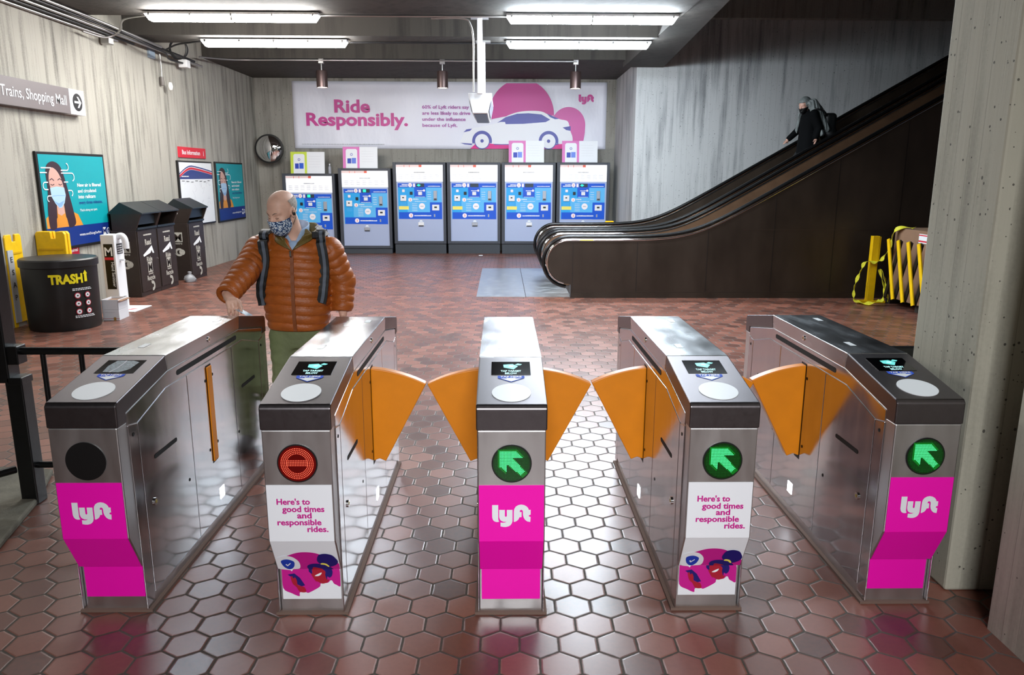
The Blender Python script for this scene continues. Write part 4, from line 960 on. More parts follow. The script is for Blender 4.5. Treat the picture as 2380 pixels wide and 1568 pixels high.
def sidefr(sx, w_=0.0): return Fr((sx*HB, -L_/2, 0), (0, sx, 0), (0, 0, 1)) if sx > 0 else Fr((-HB, -L_/2, 0), (0, -1, 0), (0, 0, 1))
def gate(x, y, label, signal, advert, paddles):
    t = thing('fare_gate', label, 'fare gate', (x, y+L_/2, 0), 0, 'row of five fare gates')
    A = Fr((0, -L_/2, 0), (0, 1, 0), (0, 0, 1))     # s along +y, z up, normal +x
    body = [(0.0, 0.839), (0.0, 0.380), (0.080, 0.216), (0.100, 0.205), (0.100, 0.0), (1.75, 0.0), (1.75, 0.205), (1.77, 0.216), (1.85, 0.380), (1.85, 0.839), (1.777, 0.839), (1.777, 0.877), (1.383, 0.948), (0.467, 0.948), (0.073, 0.877), (0.073, 0.839)]
    MB().prism(A, body, -HB, HB, STEEL_B).build('body', t, bevel=0.004)
    MB().box(-0.15, 0.15, P(0.085), P(1.765), 0.0, 0.012, mat('mortar', '#6f5a50', 0.9)).build('mortar_bed', t)
    cap = [(0.0, 0.839), (0.0, 0.926), (0.012, 0.9395), (0.45, 1.020), (0.467, 0.949), (0.073, 0.878), (0.073, 0.839)]
    MB().prism(A, cap, -HW, HW, BRONZE).build('end_cap', t, bevel=0.005, seg=3, label='dark bronze front cap')
    MB().prism(A, [(L_-s, z) for s, z in cap], -HW, HW, BRONZE).build('end_cap', t, bevel=0.005, seg=3, label='dark bronze rear cap')
    MB().prism(A, [(0.452, 1.0205), (1.398, 1.0205), (1.381, 0.949), (0.469, 0.949)], -HW, HW, STEEL_T).build('top_cover', t, bevel=0.003)
    ft = Fr((0, 0, 1.0206), (1, 0, 0), (0, 1, 0))
    for a, b in ((-0.055, 0.60), (0.05, 1.22)): MB().rect(ft, a, P(b), a+0.03, P(b+0.08), 0.001, PWHITE).build('white_label', t)
    for sx in (1, -1):
        f = sidefr(sx); q = 1 if sx > 0 else -1
        def px(s): return s if sx > 0 else -s
        def pl(pts): return [(px(a), b) for a, b in pts]
        seams = [0.153, 0.650, 1.24, 1.697]
        for k in range(3):
            a, b = seams[k]+0.003, seams[k+1]-0.003
            pts = [(a, 0.055), (b, 0.055)]
            up = [(0.153, 0.808), (0.433, 0.877), (1.417, 0.877), (1.697, 0.808)]
            def zt(s): return np.interp(s, [u[0] for u in up], [u[1] for u in up])
            mids = [u for u in up if a < u[0] < b]
            pts += [(b, float(zt(b)))]+mids[::-1]+[(a, float(zt(a)))]
            MB().prism(f, pl(pts), 0.0, 0.004, STEEL).build('access_panel', t, bevel=0.0015)
        MB().prism(f, pl([(0.078, 0.02), (0.150, 0.02), (0.150, 0.808), (0.078, 0.822)]), 0.0, 0.004, STEEL).build('edge_strip', t, bevel=0.0015)
        MB().prism(f, pl([(1.772, 0.02), (1.70, 0.02), (1.70, 0.808), (1.772, 0.822)]), 0.0, 0.004, STEEL).build('edge_strip', t, bevel=0.0015)
        MB().prism(f, pl([(0.079, 0.826), (0.150, 0.812), (0.432, 0.881), (1.418, 0.881), (1.70, 0.812), (1.771, 0.826), (1.771, 0.873), (1.382, 0.944), (0.468, 0.944), (0.079, 0.873)]), 0.0, 0.003, STEEL).build('sensor_strip', t, bevel=0.0015)
        def slot(a, b, z, h, w_, nm):
            r = h/2; pts = [(a+r*math.sin(v)*-1+r, z+r*math.cos(v)) for v in [PI*i/6 for i in range(7)]]+[(b-r+r*math.sin(v), z-r*math.cos(v)) for v in [PI*i/6 for i in range(7)]]
            mb = MB(); mb.poly(f, pl(pts), w_, BLACKM); mb.build(nm, t)
        slot(0.55, 1.33, 0.913, 0.024, 0.0042, 'sensor_slot'); slot(0.265, 0.49, 0.62, 0.019, 0.0052, 'sensor_slot'); slot(1.36, 1.585, 0.62, 0.019, 0.0052, 'sensor_slot')
        mb = MB()
        for s, z in ((0.112, 0.776), (0.583, 0.383), (1.738, 0.776), (1.267, 0.383), (0.86, 0.79), (0.955, 0.80), (0.85, 0.43), (0.955, 0.44)): mb.disc(f, px(s), z, 0.008, 0.0055, BLACKM, 12)
        mb.build('screw_hole', t)
        for s, z, rr in ((0.94, 0.985, 0.014), (0.232, 0.433, 0.017)):
            c = f.p(px(s), z, 0.002 if z > 0.9 else 0.002); o = MB().cyl(c, c+f.n*0.0075, rr, CHROME, 18).build('lock', t, smooth=40)
            MB().cyl(c+f.n*0.0075, c+f.n*0.0085, rr*0.45, mat('brass core', '#a08a3a', 0.3, 0.9), 10).build('keyway', o)
        mb = MB(); mb.obox(f, min(px(0.93), px(0.985)), max(px(0.93), px(0.985)), 0.128, 0.186, 0.004, 0.0065, PATCH); mb.build('lane_lamp', t)
        mb = MB(); mb.rect(f, min(px(0.872), px(0.940)), 0.35, max(px(0.872), px(0.940)), 0.862, 0.0045, DARKLINE); mb.build('paddle_slot', t)
        # paddle: a sector swung out into the lane, or folded home
        if (sx > 0 and paddles[1]) or (sx < 0 and paddles[0]):
            rad = 0.727; cx, cz = -0.06, 0.13
            a0 = math.asin(0.06/rad); a1 = math.atan2(0.335, 0.645)
            arcp = [(cx+rad*math.sin(a0+(a1-a0)*i/16), cz+rad*math.cos(a0+(a1-a0)*i/16)) for i in range(17)]
            pts = arcp+[(0.062, 0.366), (0.03, 0.380), (0.0, 0.368)]
            fp = Fr((sx*(HB+0.004), P(0.932), 0), (1, 0, 0), (0, 0, 1))
            MB().prism(fp, [(sx*a, b) for a, b in pts], 0.0, 0.052, ORANGE).build('paddle', t, bevel=0.005, seg=3)
        else:
            MB().obox(f, min(px(0.878), px(0.934)), max(px(0.878), px(0.934)), 0.358, 0.855, 0.0045, 0.012, ORANGE).build('paddle', t, bevel=0.004, label='folded orange paddle edge')
    # front signal
    F = Fr((0, -L_/2, 0), (1, 0, 0), (0, 0, 1)); cz = 0.706; R = 0.076
    def sig(Fq, kind):
        mb = MB(); mb.cyl(Fq.p(0, cz, -0.001), Fq.p(0, cz, 0.004), R+0.002, BLACK, 48); d = mb.build('signal_light', t)
        mb = MB()
        if kind == 'off': return d
        if kind == 'green':
            arrow = [(-0.62, 0.68), (0.22, 0.68), (0.53, 0.36), (0.53, 0.33), (0.03, 0.33), (0.70, -0.42), (0.47, -0.63), (-0.26, 0.0), (-0.26, -0.46), (-0.62, -0.13)]
            def inside(x, y):
                c = False; n = len(arrow)
                for i in range(n):
                    x1, y1 = arrow[i]; x2, y2 = arrow[(i+1) % n]
                    if (y1 > y) != (y2 > y) and x < (x2-x1)*(y-y1)/(y2-y1)+x1: c = not c
                return c
            mb.disc(Fq, 0, cz, R*0.96, 0.005, LEDGB, 40)
            ctr = (-0.1, 0.15)
            mb.poly(Fq, [(R*(ctr[0]+(a-ctr[0])*1.16), cz+R*(ctr[1]+(b-ctr[1])*1.16)) for a, b in arrow], 0.0055, LEDGH)
            n = 30
            for i in range(n):
                for j in range(n):
                    a, b = -0.9+1.8*i/(n-1), -0.9+1.8*j/(n-1)
                    if a*a+b*b < 0.78:
                        mb.disc(Fq, R*a, cz+R*b, R*0.022 if inside(a, b) else R*0.012, 0.006, LEDG if inside(a, b) else LEDGD, 6)
        else:
            mb.disc(Fq, 0, cz, R*0.96, 0.005, LEDRB, 40); mb.ring(Fq, 0, cz, R*0.48, R*0.88, 0.0054, LEDRH, 40); mb.rect(Fq, -R*0.5, cz-R*0.15, R*0.5, cz+R*0.2, 0.0055, LEDRH)
            for r_, n in ((0.81, 60), (0.72, 52), (0.63, 46), (0.54, 38)):
                for k in range(n):
                    a = 2*PI*k/n; mb.disc(Fq, R*r_*math.cos(a), cz+R*r_*math.sin(a), R*0.026, 0.006, LEDR, 6)
            for j in range(4):
                for i in range(13): mb.disc(Fq, R*(-0.5+i/12.0), cz+R*(0.16-0.087*j), R*0.026, 0.006, LEDR, 6)
        mb.build('led_display', d)
    sig(F, signal)
    sig(Fr((0, L_/2, 0), (-1, 0, 0), (0, 0, 1)), 'off' if signal != 'off' else 'green')
    # front advert following the bent face
    chain = [(0.0, 0.616), (0.0, 0.380), (0.080, 0.216), (0.1, 0.2145), (0.1, 0.066)]
    fw = 0.1275
    segs = [((0.0, 0.616), (0.0, 0.380)), ((0.0, 0.380), (0.080, 0.216)), ((0.1, 0.203), (0.1, 0.066))]
    col = PINK if advert == 'pink' else WHITE_V
    mb = MB()
    frs = []
    acc = 0.0
    for (s0, z0), (s1, z1) in segs:
        d = Vector((0, s0-s1, z0-z1)); h = d.length
        fq = Fr((0, P(s1), z1), (1, 0, 0), d)
        ww = fw if z0 > 0.21 else 0.1215
        mb.obox(fq, -ww, ww, 0.0, h, 0.0005, 0.0022, col); frs.append((fq, h, ww))
    adv = mb.build('advert_panel', t, label='hot pink advert sheet' if advert == 'pink' else 'white advert sheet')
    if advert == 'pink':
        mb = MB(); logo(mb, frs[0][0], 0.0, 0.489-0.380, 0.152, 0.004, WHITE_V); mb.build('logo', adv)
    else:
        fq = frs[0][0]; mb = MB()
        for s_, x_, z_, wd in (("Here's to", -0.090, 0.536, 0.130), ('good times', -0.070, 0.505, 0.165), ('and', -0.013, 0.478, 0.057), ('responsible', -0.092, 0.449, 0.173), ('rides.', 0.024, 0.420, 0.083)):
            mb.text(fq, s_, x_, z_-0.380, 0.034, 0.004, MAGENTA, 0.029, 'l', wd)
        mb.build('lettering', adv)
        # picture spread over the slope and the lower sheet; (u, v) with v measured up from the lower sheet's foot
        f1, h1, w1 = frs[1]; f2, h2, w2 = frs[2]
        mb = MB()
        T = lambda a, b: ((a-(795 if True else 0))/1140*0.254, b)
        # pixel rows of the photographed sheet -> slope (b 130..640) and lower sheet (b 640..1250)
        def SL(a, b): return ((a-735+(640-b)*0.19)/1150*2*w1, (640-b)/510*h1)
        def LO(a, b): return ((a-775)/1150*2*w2, (1250-b)/610*h2)
        def clipy(pts, lim, keep_above):
            out = []; n = len(pts)
            for i in range(n):
                p, q = pts[i], pts[(i+1) % n]
                ip = p[1] <= lim if keep_above else p[1] >= lim; iq = q[1] <= lim if keep_above else q[1] >= lim
                if ip: out.append(p)
                if ip != iq: k = (lim-p[1])/(q[1]-p[1]); out.append((p[0]+(q[0]-p[0])*k, lim))
            return out
        def both(pts, w_, m_, sm=4):
            if sm: pts = smoothpoly(pts, sm)
            up = clipy(pts, 640, True); lo = clipy(pts, 640, False)
            xl = lambda v, w: max(-w+0.001, min(w-0.001, v))
            if len(up) > 2: mb.poly(f1, [(xl(x_, w1), max(0.0, y_)) for x_, y_ in (SL(*p) for p in up)], w_, m_)
            if len(lo) > 2: mb.poly(f2, [(xl(x_, w2), min(h2, max(0.0, y_))) for x_, y_ in (LO(*p) for p in lo)], w_, m_)
        both([(360, 385), (520, 335), (680, 322), (850, 340), (1000, 395), (1180, 500), (1290, 545), (1345, 700), (1345, 980), (1260, 960), (1210, 930), (1185, 880), (1150, 870), (1090, 920), (960, 930), (940, 990), (850, 1050), (710, 1120), (660, 1110), (560, 1105), (530, 1130), (520, 1190), (380, 1130), (215, 1020), (195, 650), (160, 600), (220, 500), (300, 420)], 0.004, MAGENTA)
        both([(130, 480), (200, 410), (330, 390), (440, 410), (540, 480), (575, 560), (555, 625), (440, 640), (405, 680), (375, 655), (210, 636), (150, 590)], 0.0048, WHITE_V)
        both([(228, 480), (340, 450), (460, 490), (470, 560), (440, 610), (395, 634), (330, 625), (260, 570)], 0.0054, BLUE)
        both([(305, 548), (325, 535), (345, 555), (395, 515), (405, 528), (345, 578)], 0.0058, WHITE_V, 0)
        both([(700, 600), (720, 560), (800, 535), (920, 535), (1060, 560), (1190, 650), (1190, 760), (1140, 810), (1095, 790), (1085, 855), (1055, 760), (1060, 690), (1000, 640), (870, 605), (800, 610), (800, 730), (740, 690), (735, 650)], 0.0052, ILL_HAIR)
        both([(885, 450), (910, 380), (960, 355), (1050, 348), (1160, 375), (1225, 430), (1268, 490), (1240, 550), (1130, 590), (1050, 560), (960, 540), (900, 500)], 0.0056, ILL_HAIR)
        both([(950, 530), (985, 518), (1060, 535), (1110, 580), (1090, 588), (1030, 555), (960, 545)], 0.006, YELLOWP)
        both([(760, 600), (870, 605), (1000, 640), (1060, 700), (1060, 790), (1085, 850), (1130, 850), (1090, 905), (1010, 932), (960, 925), (900, 890), (860, 880), (810, 800), (780, 735), (810, 700), (790, 640)], 0.0049, SKINRED)
        both([(855, 765), (980, 705), (975, 740), (930, 772), (880, 778)], 0.006, WHITE_V)
        both([(320, 745), (450, 722), (555, 810), (650, 965), (580, 985), (500, 945), (490, 860), (380, 790)], 0.0052, ILL_HAIR, 0)
        both([(375, 800), (410, 780), (430, 830), (460, 800), (495, 870), (500, 950), (590, 985), (640, 1010), (660, 1100), (540, 1095), (480, 1000), (410, 930)], 0.0056, SKINRED)
        mb.build('illustration', adv)
    # sloping reader panel
    d = Vector((0, 0.438, 0.0805)); Q = Fr((0, P(0.012), 0.9395), (1, 0, 0), d)
    k0 = 0.012
    mb = MB(); mb.obox(Q, -0.082, 0.082, 0.262, 0.393, 0.0, 0.0012, GLASS_BLACK); scr = mb.build('display_screen', t)
    if signal != 'off':
        mb = MB()
        mb.poly(Q, [(-0.03, 0.333), (0.012, 0.315), (0.030, 0.345), (0.008, 0.368), (-0.032, 0.362)], 0.002, SCREEN_T); mb.poly(Q, [(-0.012, 0.342), (0.006, 0.336), (0.014, 0.348), (-0.004, 0.354)], 0.0025, SCREEN_W)
        mb.poly(Q, [(0.018, 0.362), (0.03, 0.374), (0.048, 0.366), (0.04, 0.356), (0.026, 0.356)], 0.002, SCREEN_T)
        mb.text(Q, 'TAP TARGET', 0.0, 0.291, 0.022, 0.002, SCREEN_W, 0.03, 'c', 0.085); mb.text(Q, 'BELOW', 0.0, 0.268, 0.022, 0.002, SCREEN_W, 0.03, 'c', 0.05)
        mb.build('screen_text', scr)
    else:
        mb = MB(); rr = random.Random(5)
        sm = mat('smeared glass', '#5f7480', 0.35, noise=(120, 0.8))
        mb.poly(Q, [(-0.05, 0.272), (0.02, 0.268), (0.05, 0.30), (0.06, 0.37), (0.03, 0.385), (-0.04, 0.385), (-0.055, 0.33)], 0.002, sm); mb.line(Q, [(-0.02, 0.268), (-0.005, 0.31), (0.0, 0.36), (0.0, 0.385)], 0.007, 0.0025, GREY_L); mb.build('scratches', scr)
    mb = MB(); mb.poly(Q, [(-0.055, 0.254), (0.055, 0.254), (0.055, 0.232), (0.0, 0.194), (-0.055, 0.232)], 0.001, STICK)
    mb.text(Q, 'TAP HERE', 0.0, 0.2365, 0.019, 0.0018, PWHITE, 0.03, 'c', 0.088)
    mb.poly(Q, [(-0.018, 0.233), (0.018, 0.233), (0.018, 0.228), (0.043, 0.228), (0.0, 0.199), (-0.043, 0.228), (-0.018, 0.228)], 0.0015, PWHITE); mb.build('arrow_sticker', t)
    mb = MB(); mb.cyl(Q.p(0, 0.100, 0.0), Q.p(0, 0.100, 0.0022), 0.0775, PWHITE, 48); mb.build('tap_target', t)
    return t
Y0 = 2.757
gate(-1.6153, Y0+0.006, 'fare gate at the far left, pink panel, dark signal, orange paddle folded in', 'off', 'pink', (False, False))
gate(-0.7902, Y0-0.0195, 'fare gate with the round red signal and white illustrated panel', 'red', 'white', (False, True))
gate(0.0383, Y0-0.0265, 'middle fare gate, pink panel and green arrow, orange paddles on both sides', 'green', 'pink', (True, True))
gate(0.8651, Y0-0.0015, 'fare gate with white illustrated panel and a green arrow', 'green', 'white', (True, True))
gate(1.6900, Y0+0.0414, 'fare gate at the far right beside the pillar, pink panel and green arrow', 'green', 'pink', (True, False))
# ---------------------------------------------------------------- people: smooth bodies meshed from distance fields
def nrm(v): return np.sqrt((v*v).sum(-1))
def d_ell(Pn, c, r):
    q = Pn-np.array(c); r = np.array(r); k0 = nrm(q/r); k1 = nrm(q/(r*r))
    return k0*(k0-1)/np.maximum(k1, 1e-6)
def d_cone(Pn, a, b, ra, rb, wt=False):
    a = np.array(a, float); b = np.array(b, float); ba = b-a; pa = Pn-a
    t = np.clip((pa@ba)/(ba@ba), 0, 1); d = nrm(pa-t[:, None]*ba)-(ra+(rb-ra)*t)
    return (d, t) if wt else d
def smin(a, b, k): h = np.clip(0.5+0.5*(b-a)/k, 0, 1); return b+(a-b)*h-k*h*(1-h)
def smax(a, b, k): return -smin(-a, -b, k)
def d_box(Pn, c, h, r): q = np.abs(Pn-np.array(c))-np.array(h)+r; return nrm(np.maximum(q, 0))+np.minimum(q.max(-1), 0)-r
def sdf_mesh(name, f, lo, hi, h, m_, parent=None, label=None, margin=1.4):
    lo = np.array(lo, float); n = np.ceil((np.array(hi)-lo)/h).astype(int)+1
    B = 10; nb = -(-n//B); N = nb*B
    D = np.empty(N, np.float32)
    bi = np.stack(np.meshgrid(*[np.arange(k) for k in nb], indexing='ij'), -1).reshape(-1, 3)
    dc = f(lo+(bi*B+B/2)*h); act = np.abs(dc) < B*h*0.87*margin+0.012
    off = np.stack(np.meshgrid(*[np.arange(B)]*3, indexing='ij'), -1).reshape(-1, 3)
    D5 = D.reshape(nb[0], B, nb[1], B, nb[2], B)
    for b_, d_ in zip(bi[~act], dc[~act]): D5[b_[0], :, b_[1], :, b_[2], :] = d_
    ab = bi[act]
    for i in range(0, len(ab), 120):
        s_ = ab[i:i+120]; Pq = lo+(s_[:, None, :]*B+off[None])*h
        v = f(Pq.reshape(-1, 3)).reshape(len(s_), B, B, B)
        for b_, w_ in zip(s_, v): D5[b_[0], :, b_[1], :, b_[2], :] = w_
    S_ = D < 0
    c = [S_[x:N[0]-1+x, y:N[1]-1+y, z:N[2]-1+z] for x in (0, 1) for y in (0, 1) for z in (0, 1)]
    cnt = sum(q.astype(np.int8) for q in c); cells = np.argwhere((cnt > 0) & (cnt < 8))
    idx = -np.ones(N-1, np.int64); idx[tuple(cells.T)] = np.arange(len(cells))
    acc = np.zeros((len(cells), 3)); k = np.zeros(len(cells))
    cor = np.array([(x, y, z) for x in (0, 1) for y in (0, 1) for z in (0, 1)])
    for i in range(8):
        for j in range(i+1, 8):
            if np.abs(cor[i]-cor[j]).sum() != 1: continue
            a = D[tuple((cells+cor[i]).T)]; b = D[tuple((cells+cor[j]).T)]; mk = (a < 0) != (b < 0)
            t = np.where(mk, a/np.where(mk, a-b, 1), 0)
            acc[mk] += (cor[i]+(cor[j]-cor[i])*t[:, None])[mk]; k[mk] += 1
    V_ = lo+(cells+acc/k[:, None])*h
    F_ = []
    for ax in range(3):
        u, v = [(1, 2), (2, 0), (0, 1)][ax]
        a = S_.take(range(0, N[ax]-1), ax); b = S_.take(range(1, N[ax]), ax)
        e = np.argwhere(a != b); e = e[(e[:, u] > 0) & (e[:, v] > 0) & (e[:, u] < N[u]-1) & (e[:, v] < N[v]-1)]
        du = np.eye(3, dtype=int)[u]; dv = np.eye(3, dtype=int)[v]
        q = np.stack([idx[tuple((e-du-dv).T)], idx[tuple((e-dv).T)], idx[tuple(e.T)], idx[tuple((e-du).T)]], -1)
        flip = ~S_[tuple(e.T)]; q[flip] = q[flip][:, ::-1]
        F_.append(q[(q >= 0).all(1)])
    F_ = np.concatenate(F_)
    me = bpy.data.meshes.new(name); me.from_pydata(V_.tolist(), [], F_.tolist())
    me.polygons.foreach_set('use_smooth', [True]*len(me.polygons)); me.materials.append(m_); me.update()
    return mesh_obj(name, me, parent, label)
def Rz(a): c, s_ = math.cos(a), math.sin(a); return np.array([[c, -s_, 0], [s_, c, 0], [0, 0, 1]])
def Rx(a): c, s_ = math.cos(a), math.sin(a); return np.array([[1, 0, 0], [0, c, -s_], [0, s_, c]])

def head_field(q):
    """a bald adult head, centre between the ears, face along -y"""
    d = d_ell(q, (0, 0.015, 0.034), (0.079, 0.099, 0.086))
    d = smin(d, d_ell(q, (0, -0.030, -0.045), (0.060, 0.064, 0.080)), 0.045)
    d = smin(d, d_ell(q, (0, -0.055, -0.105), (0.032, 0.034, 0.026)), 0.03)
    for sx in (-1, 1):
        d = smin(d, d_cone(q, (sx*0.012, -0.083, 0.014), (sx*0.046, -0.068, 0.016), 0.010, 0.009), 0.018)
        d = smax(d, -d_ell(q, (sx*0.031, -0.099, -0.008), (0.017, 0.018, 0.012)), 0.012)
        d = smin(d, d_ell(q, (sx*0.031, -0.074, -0.010), (0.0145, 0.0125, 0.0115)), 0.006)
        d = smin(d, d_ell(q, (sx*0.040, -0.060, -0.038), (0.026, 0.024, 0.022)), 0.02)
        e = d_ell((q-np.array((sx*0.080, 0.012, -0.012)))@Rx(-0.2), (0, 0, 0), (0.012, 0.020, 0.034))
        e = smax(e, -d_ell(q, (sx*0.092, 0.004, -0.012), (0.011, 0.011, 0.018)), 0.006)
        d = smin(d, e, 0.008)
    d = smin(d, d_cone(q, (0, -0.086, 0.004), (0, -0.110, -0.038), 0.008, 0.0135), 0.014)
    for sx in (-1, 1): d = smin(d, d_ell(q, (sx*0.012, -0.100, -0.041), (0.008, 0.010, 0.008)), 0.008)
    d = smin(d, d_cone(q, (-0.018, -0.088, -0.069), (0.018, -0.088, -0.069), 0.006, 0.006), 0.008)
    d = smin(d, d_cone(q, (-0.015, -0.087, -0.080), (0.015, -0.087, -0.080), 0.007, 0.007), 0.008)
    return d
def finger_chain(d, Pn, base, dirs, lens, rs, k=0.005):
    p = np.array(base, float)
    for v, l, (r0, r1) in zip(dirs, lens, rs):
        v = np.array(v, float); v /= np.linalg.norm(v); e = p+v*l; d = smin(d, d_cone(Pn, p, e, r0, r1), k); p = e
    return d, p

# ---- man at the open gate
man = thing('person', 'person in puffy orange-brown jacket and patterned mask tapping a card', 'person', (-1.36, 4.85, 0))
HC = np.array((-0.012, -0.10, 1.578)); HR = Rz(math.radians(-30))@Rx(math.radians(21))
def hq(Pn): return (Pn-HC)@HR
def hw(p): return HR@np.array(p, float)+HC
WR = np.array((-0.266, -0.43, 1.092)); ELR = np.array((-0.232, -0.215, 1.205)); SHR = np.array((-0.195, 0.0, 1.335))
SHL = np.array((0.25, 0.0, 1.325)); ELL = np.array((0.320, 0.045, 1.12)); WL = np.array((0.318, 0.0, 0.925))
hd = np.array((0.085, -0.115, -0.050)); hd /= np.linalg.norm(hd)
hs = np.cross(hd, (0, 0, 1.0)); hs /= np.linalg.norm(hs)          # across the knuckles, towards the man's left
if hs[0] < 0: hs = -hs
hn = np.cross(hs, hd); hn = hn if hn[2] > 0 else -hn
def right_hand(Pn):
    d = d_cone(Pn, WR-hd*0.03, WR+hd*0.02, 0.027, 0.026)
    for k_ in (-0.022, 0.0, 0.022): d = smin(d, d_cone(Pn, WR+hd*0.012+hs*k_*0.6, WR+hd*0.082+hs*k_, 0.017, 0.0125), 0.012)
    L4 = [(-0.030, 0.036), (-0.0105, 0.042), (0.0105, 0.044), (0.030, 0.041)]
    for i, (o, l) in enumerate(L4):
        c = [1.15, 1.0, 0.8, 0.28][i]
        dirs = [hd-hn*c*0.7, hd-hn*(c*1.9), hd*0.4-hn*(c*2.4)]
        d, tip = finger_chain(d, Pn, WR+hd*(0.084-abs(o)*0.15)+hs*o+hn*0.002, dirs, (l, l*0.66, l*0.5), ((0.0105, 0.0095), (0.0092, 0.0085), (0.0083, 0.007)))
    d, tip = finger_chain(d, Pn, WR+hd*0.022+hs*0.026, [hd*0.8+hs*0.55-hn*0.45, hd*1.0+hs*0.05-hn*0.5, hd*1.0-hs*0.15-hn*0.35], (0.044, 0.034, 0.028), ((0.0135, 0.0115), (0.011, 0.0098), (0.0098, 0.0075)), 0.008)
    return d
def left_hand(Pn):
    d = d_cone(Pn, WL+np.array((0, 0, 0.03)), WL-np.array((0, 0, 0.02)), 0.027, 0.025)
    c = WL-np.array((0, 0.0, 0.06)); d = smin(d, d_ell(Pn, c, (0.018, 0.04, 0.05)), 0.015)
    for i, o in enumerate((-0.030, -0.010, 0.010, 0.029)):
        l = (0.040, 0.045, 0.042, 0.034)[i]
        d, tip = finger_chain(d, Pn, c+np.array((0, o, -0.042)), [(-0.1, 0, -1), (-0.35, 0, -1), (-0.7, 0, -1)], (l, l*0.6, l*0.5), ((0.010, 0.009), (0.009, 0.0083), (0.0082, 0.007)))
    d, tip = finger_chain(d, Pn, c+np.array((0, -0.034, 0.02)), [(-0.1, -0.6, -0.8), (-0.15, -0.3, -1), (-0.2, -0.1, -1)], (0.036, 0.03, 0.024), ((0.013, 0.011), (0.0105, 0.0095), (0.0095, 0.0075)), 0.008)
    return d
KR, AR = np.array((-0.050, -0.10, 0.47)), np.array((-0.065, 0.14, 0.16)); KL, AL = np.array((0.115, -0.06, 0.47)), np.array((0.115, -0.02, 0.09))
def man_body(Pn):
    d = head_field(hq(Pn))
    d = smin(d, d_cone(Pn, hw((0, 0.030, -0.07)), (0.03, 0.015, 1.36), 0.057, 0.066), 0.03)
    d = smin(d, d_ell(Pn, (0.03, 0.0, 1.22), (0.165, 0.105, 0.20)), 0.05)
    d = smin(d, d_ell(Pn, (0.03, -0.01, 0.95), (0.155, 0.115, 0.22)), 0.06)
    for s_, e_, w_ in ((SHR, ELR, WR), (SHL, ELL, WL)):
        d = smin(d, d_cone(Pn, s_, e_, 0.052, 0.044), 0.03); d = smin(d, d_cone(Pn, e_, w_, 0.043, 0.028), 0.015)
    d = smin(d, right_hand(Pn), 0.006); d = smin(d, left_hand(Pn), 0.006)
    for hx, k_, a_ in ((-0.055, KR, AR), (0.115, KL, AL)):
        d = smin(d, d_cone(Pn, (hx, 0, 0.80), k_, 0.085, 0.058), 0.03); d = smin(d, d_cone(Pn, k_, a_, 0.057, 0.038), 0.015)
        d = smin(d, d_cone(Pn, a_-np.array((0, -0.02, 0.03)), a_+np.array((0, -0.14, -0.05)), 0.038, 0.03), 0.02)
    return d
sdf_mesh('body', man_body, (-0.36, -0.66, 0.0), (0.42, 0.30, 1.72), 0.0042, SKIN, man)
JZ0, JH = 0.815, 0.058
def puff(t, a): return a*np.sqrt(np.abs(np.sin(PI*t)))
def torso_field(Pn, grow=0.0, q=True):
    z = Pn[:, 2]
    a = np.interp(z, [0.80, 0.84, 0.92, 1.05, 1.2, 1.3, 1.36, 1.42], [0.178, 0.19, 0.205, 0.212, 0.210, 0.20, 0.17, 0.10])+grow
    b = np.interp(z, [0.80, 0.84, 0.92, 1.05, 1.2, 1.3, 1.36, 1.42], [0.140, 0.150, 0.162, 0.160, 0.148, 0.135, 0.115, 0.085])+grow
    x = (Pn[:, 0]-0.030)/a; y = (Pn[:, 1]+0.012)/b
    r = np.power(np.power(np.abs(x), 2.35)+np.power(np.abs(y), 2.35), 1/2.35); d = (r-1)*np.minimum(a, b)
    zz = z+0.010*np.sin(Pn[:, 0]*9)+0.012*np.abs(x)**2
    if q: d = d-puff((zz-JZ0)/JH, 0.011)*np.clip((1.42-z)/0.1, 0, 1)+0.006
    d = smax(d, JZ0-grow-z, 0.015)
    return smax(d, z-1.405, 0.02)
def jacket(Pn):
    d = torso_field(Pn)
    d = smin(d, d_cone(Pn, (-0.11, 0.005, 1.365), (0.17, 0.005, 1.365), 0.066, 0.066), 0.05)
    for (S0, E0, W0, r0, r1, r2) in ((SHR, ELR, WR+hd*-0.012, 0.088, 0.078, 0.064), (SHL, ELL, WL+np.array((0, 0, 0.012)), 0.086, 0.073, 0.064)):
        d1, t1 = d_cone(Pn, S0, E0, r0, r1, True); d2, t2 = d_cone(Pn, E0, W0, r1, r2, True)
        L1 = np.linalg.norm(E0-S0); L2 = np.linalg.norm(W0-E0)
        wv = 0.006*np.sin(Pn[:, 0]*35+Pn[:, 2]*21)
        d1 = d1-puff((t1*L1+wv)/0.052, 0.011)+0.006; d2 = d2-puff((L1+t2*L2+wv)/0.052, 0.011)+0.006
        ax = (W0-E0)/L2; d2 = smax(d2, (Pn-W0)@ax-0.012, 0.01)
        d2 = smax(d2, -np.maximum(nrm(np.cross(Pn-W0, ax))-0.040, -((Pn-W0)@ax)-0.02), 0.008)
        d = smin(d, smin(d1, d2, 0.022), 0.028)
    d = smax(d, -d_cone(Pn, (0.03, 0.01, 1.36), hw((0, 0.03, -0.05)), 0.064, 0.066), 0.012)
    v = np.maximum(np.abs(Pn[:, 0]-0.047)-(Pn[:, 2]-1.335)*0.62, Pn[:, 1]+0.03)       # open neck
    return smax(d, -v, 0.01)
JM = mat('orange-brown quilted nylon', '#ad5a1e', 0.46, noise=(16, 0.14), bump=(60, 0.35, 0.006), stretch=(1, 1, 2.2), spec=0.5)
sdf_mesh('jacket', jacket, (-0.42, -0.55, 0.74), (0.46, 0.24, 1.50), 0.0055, JM, man)
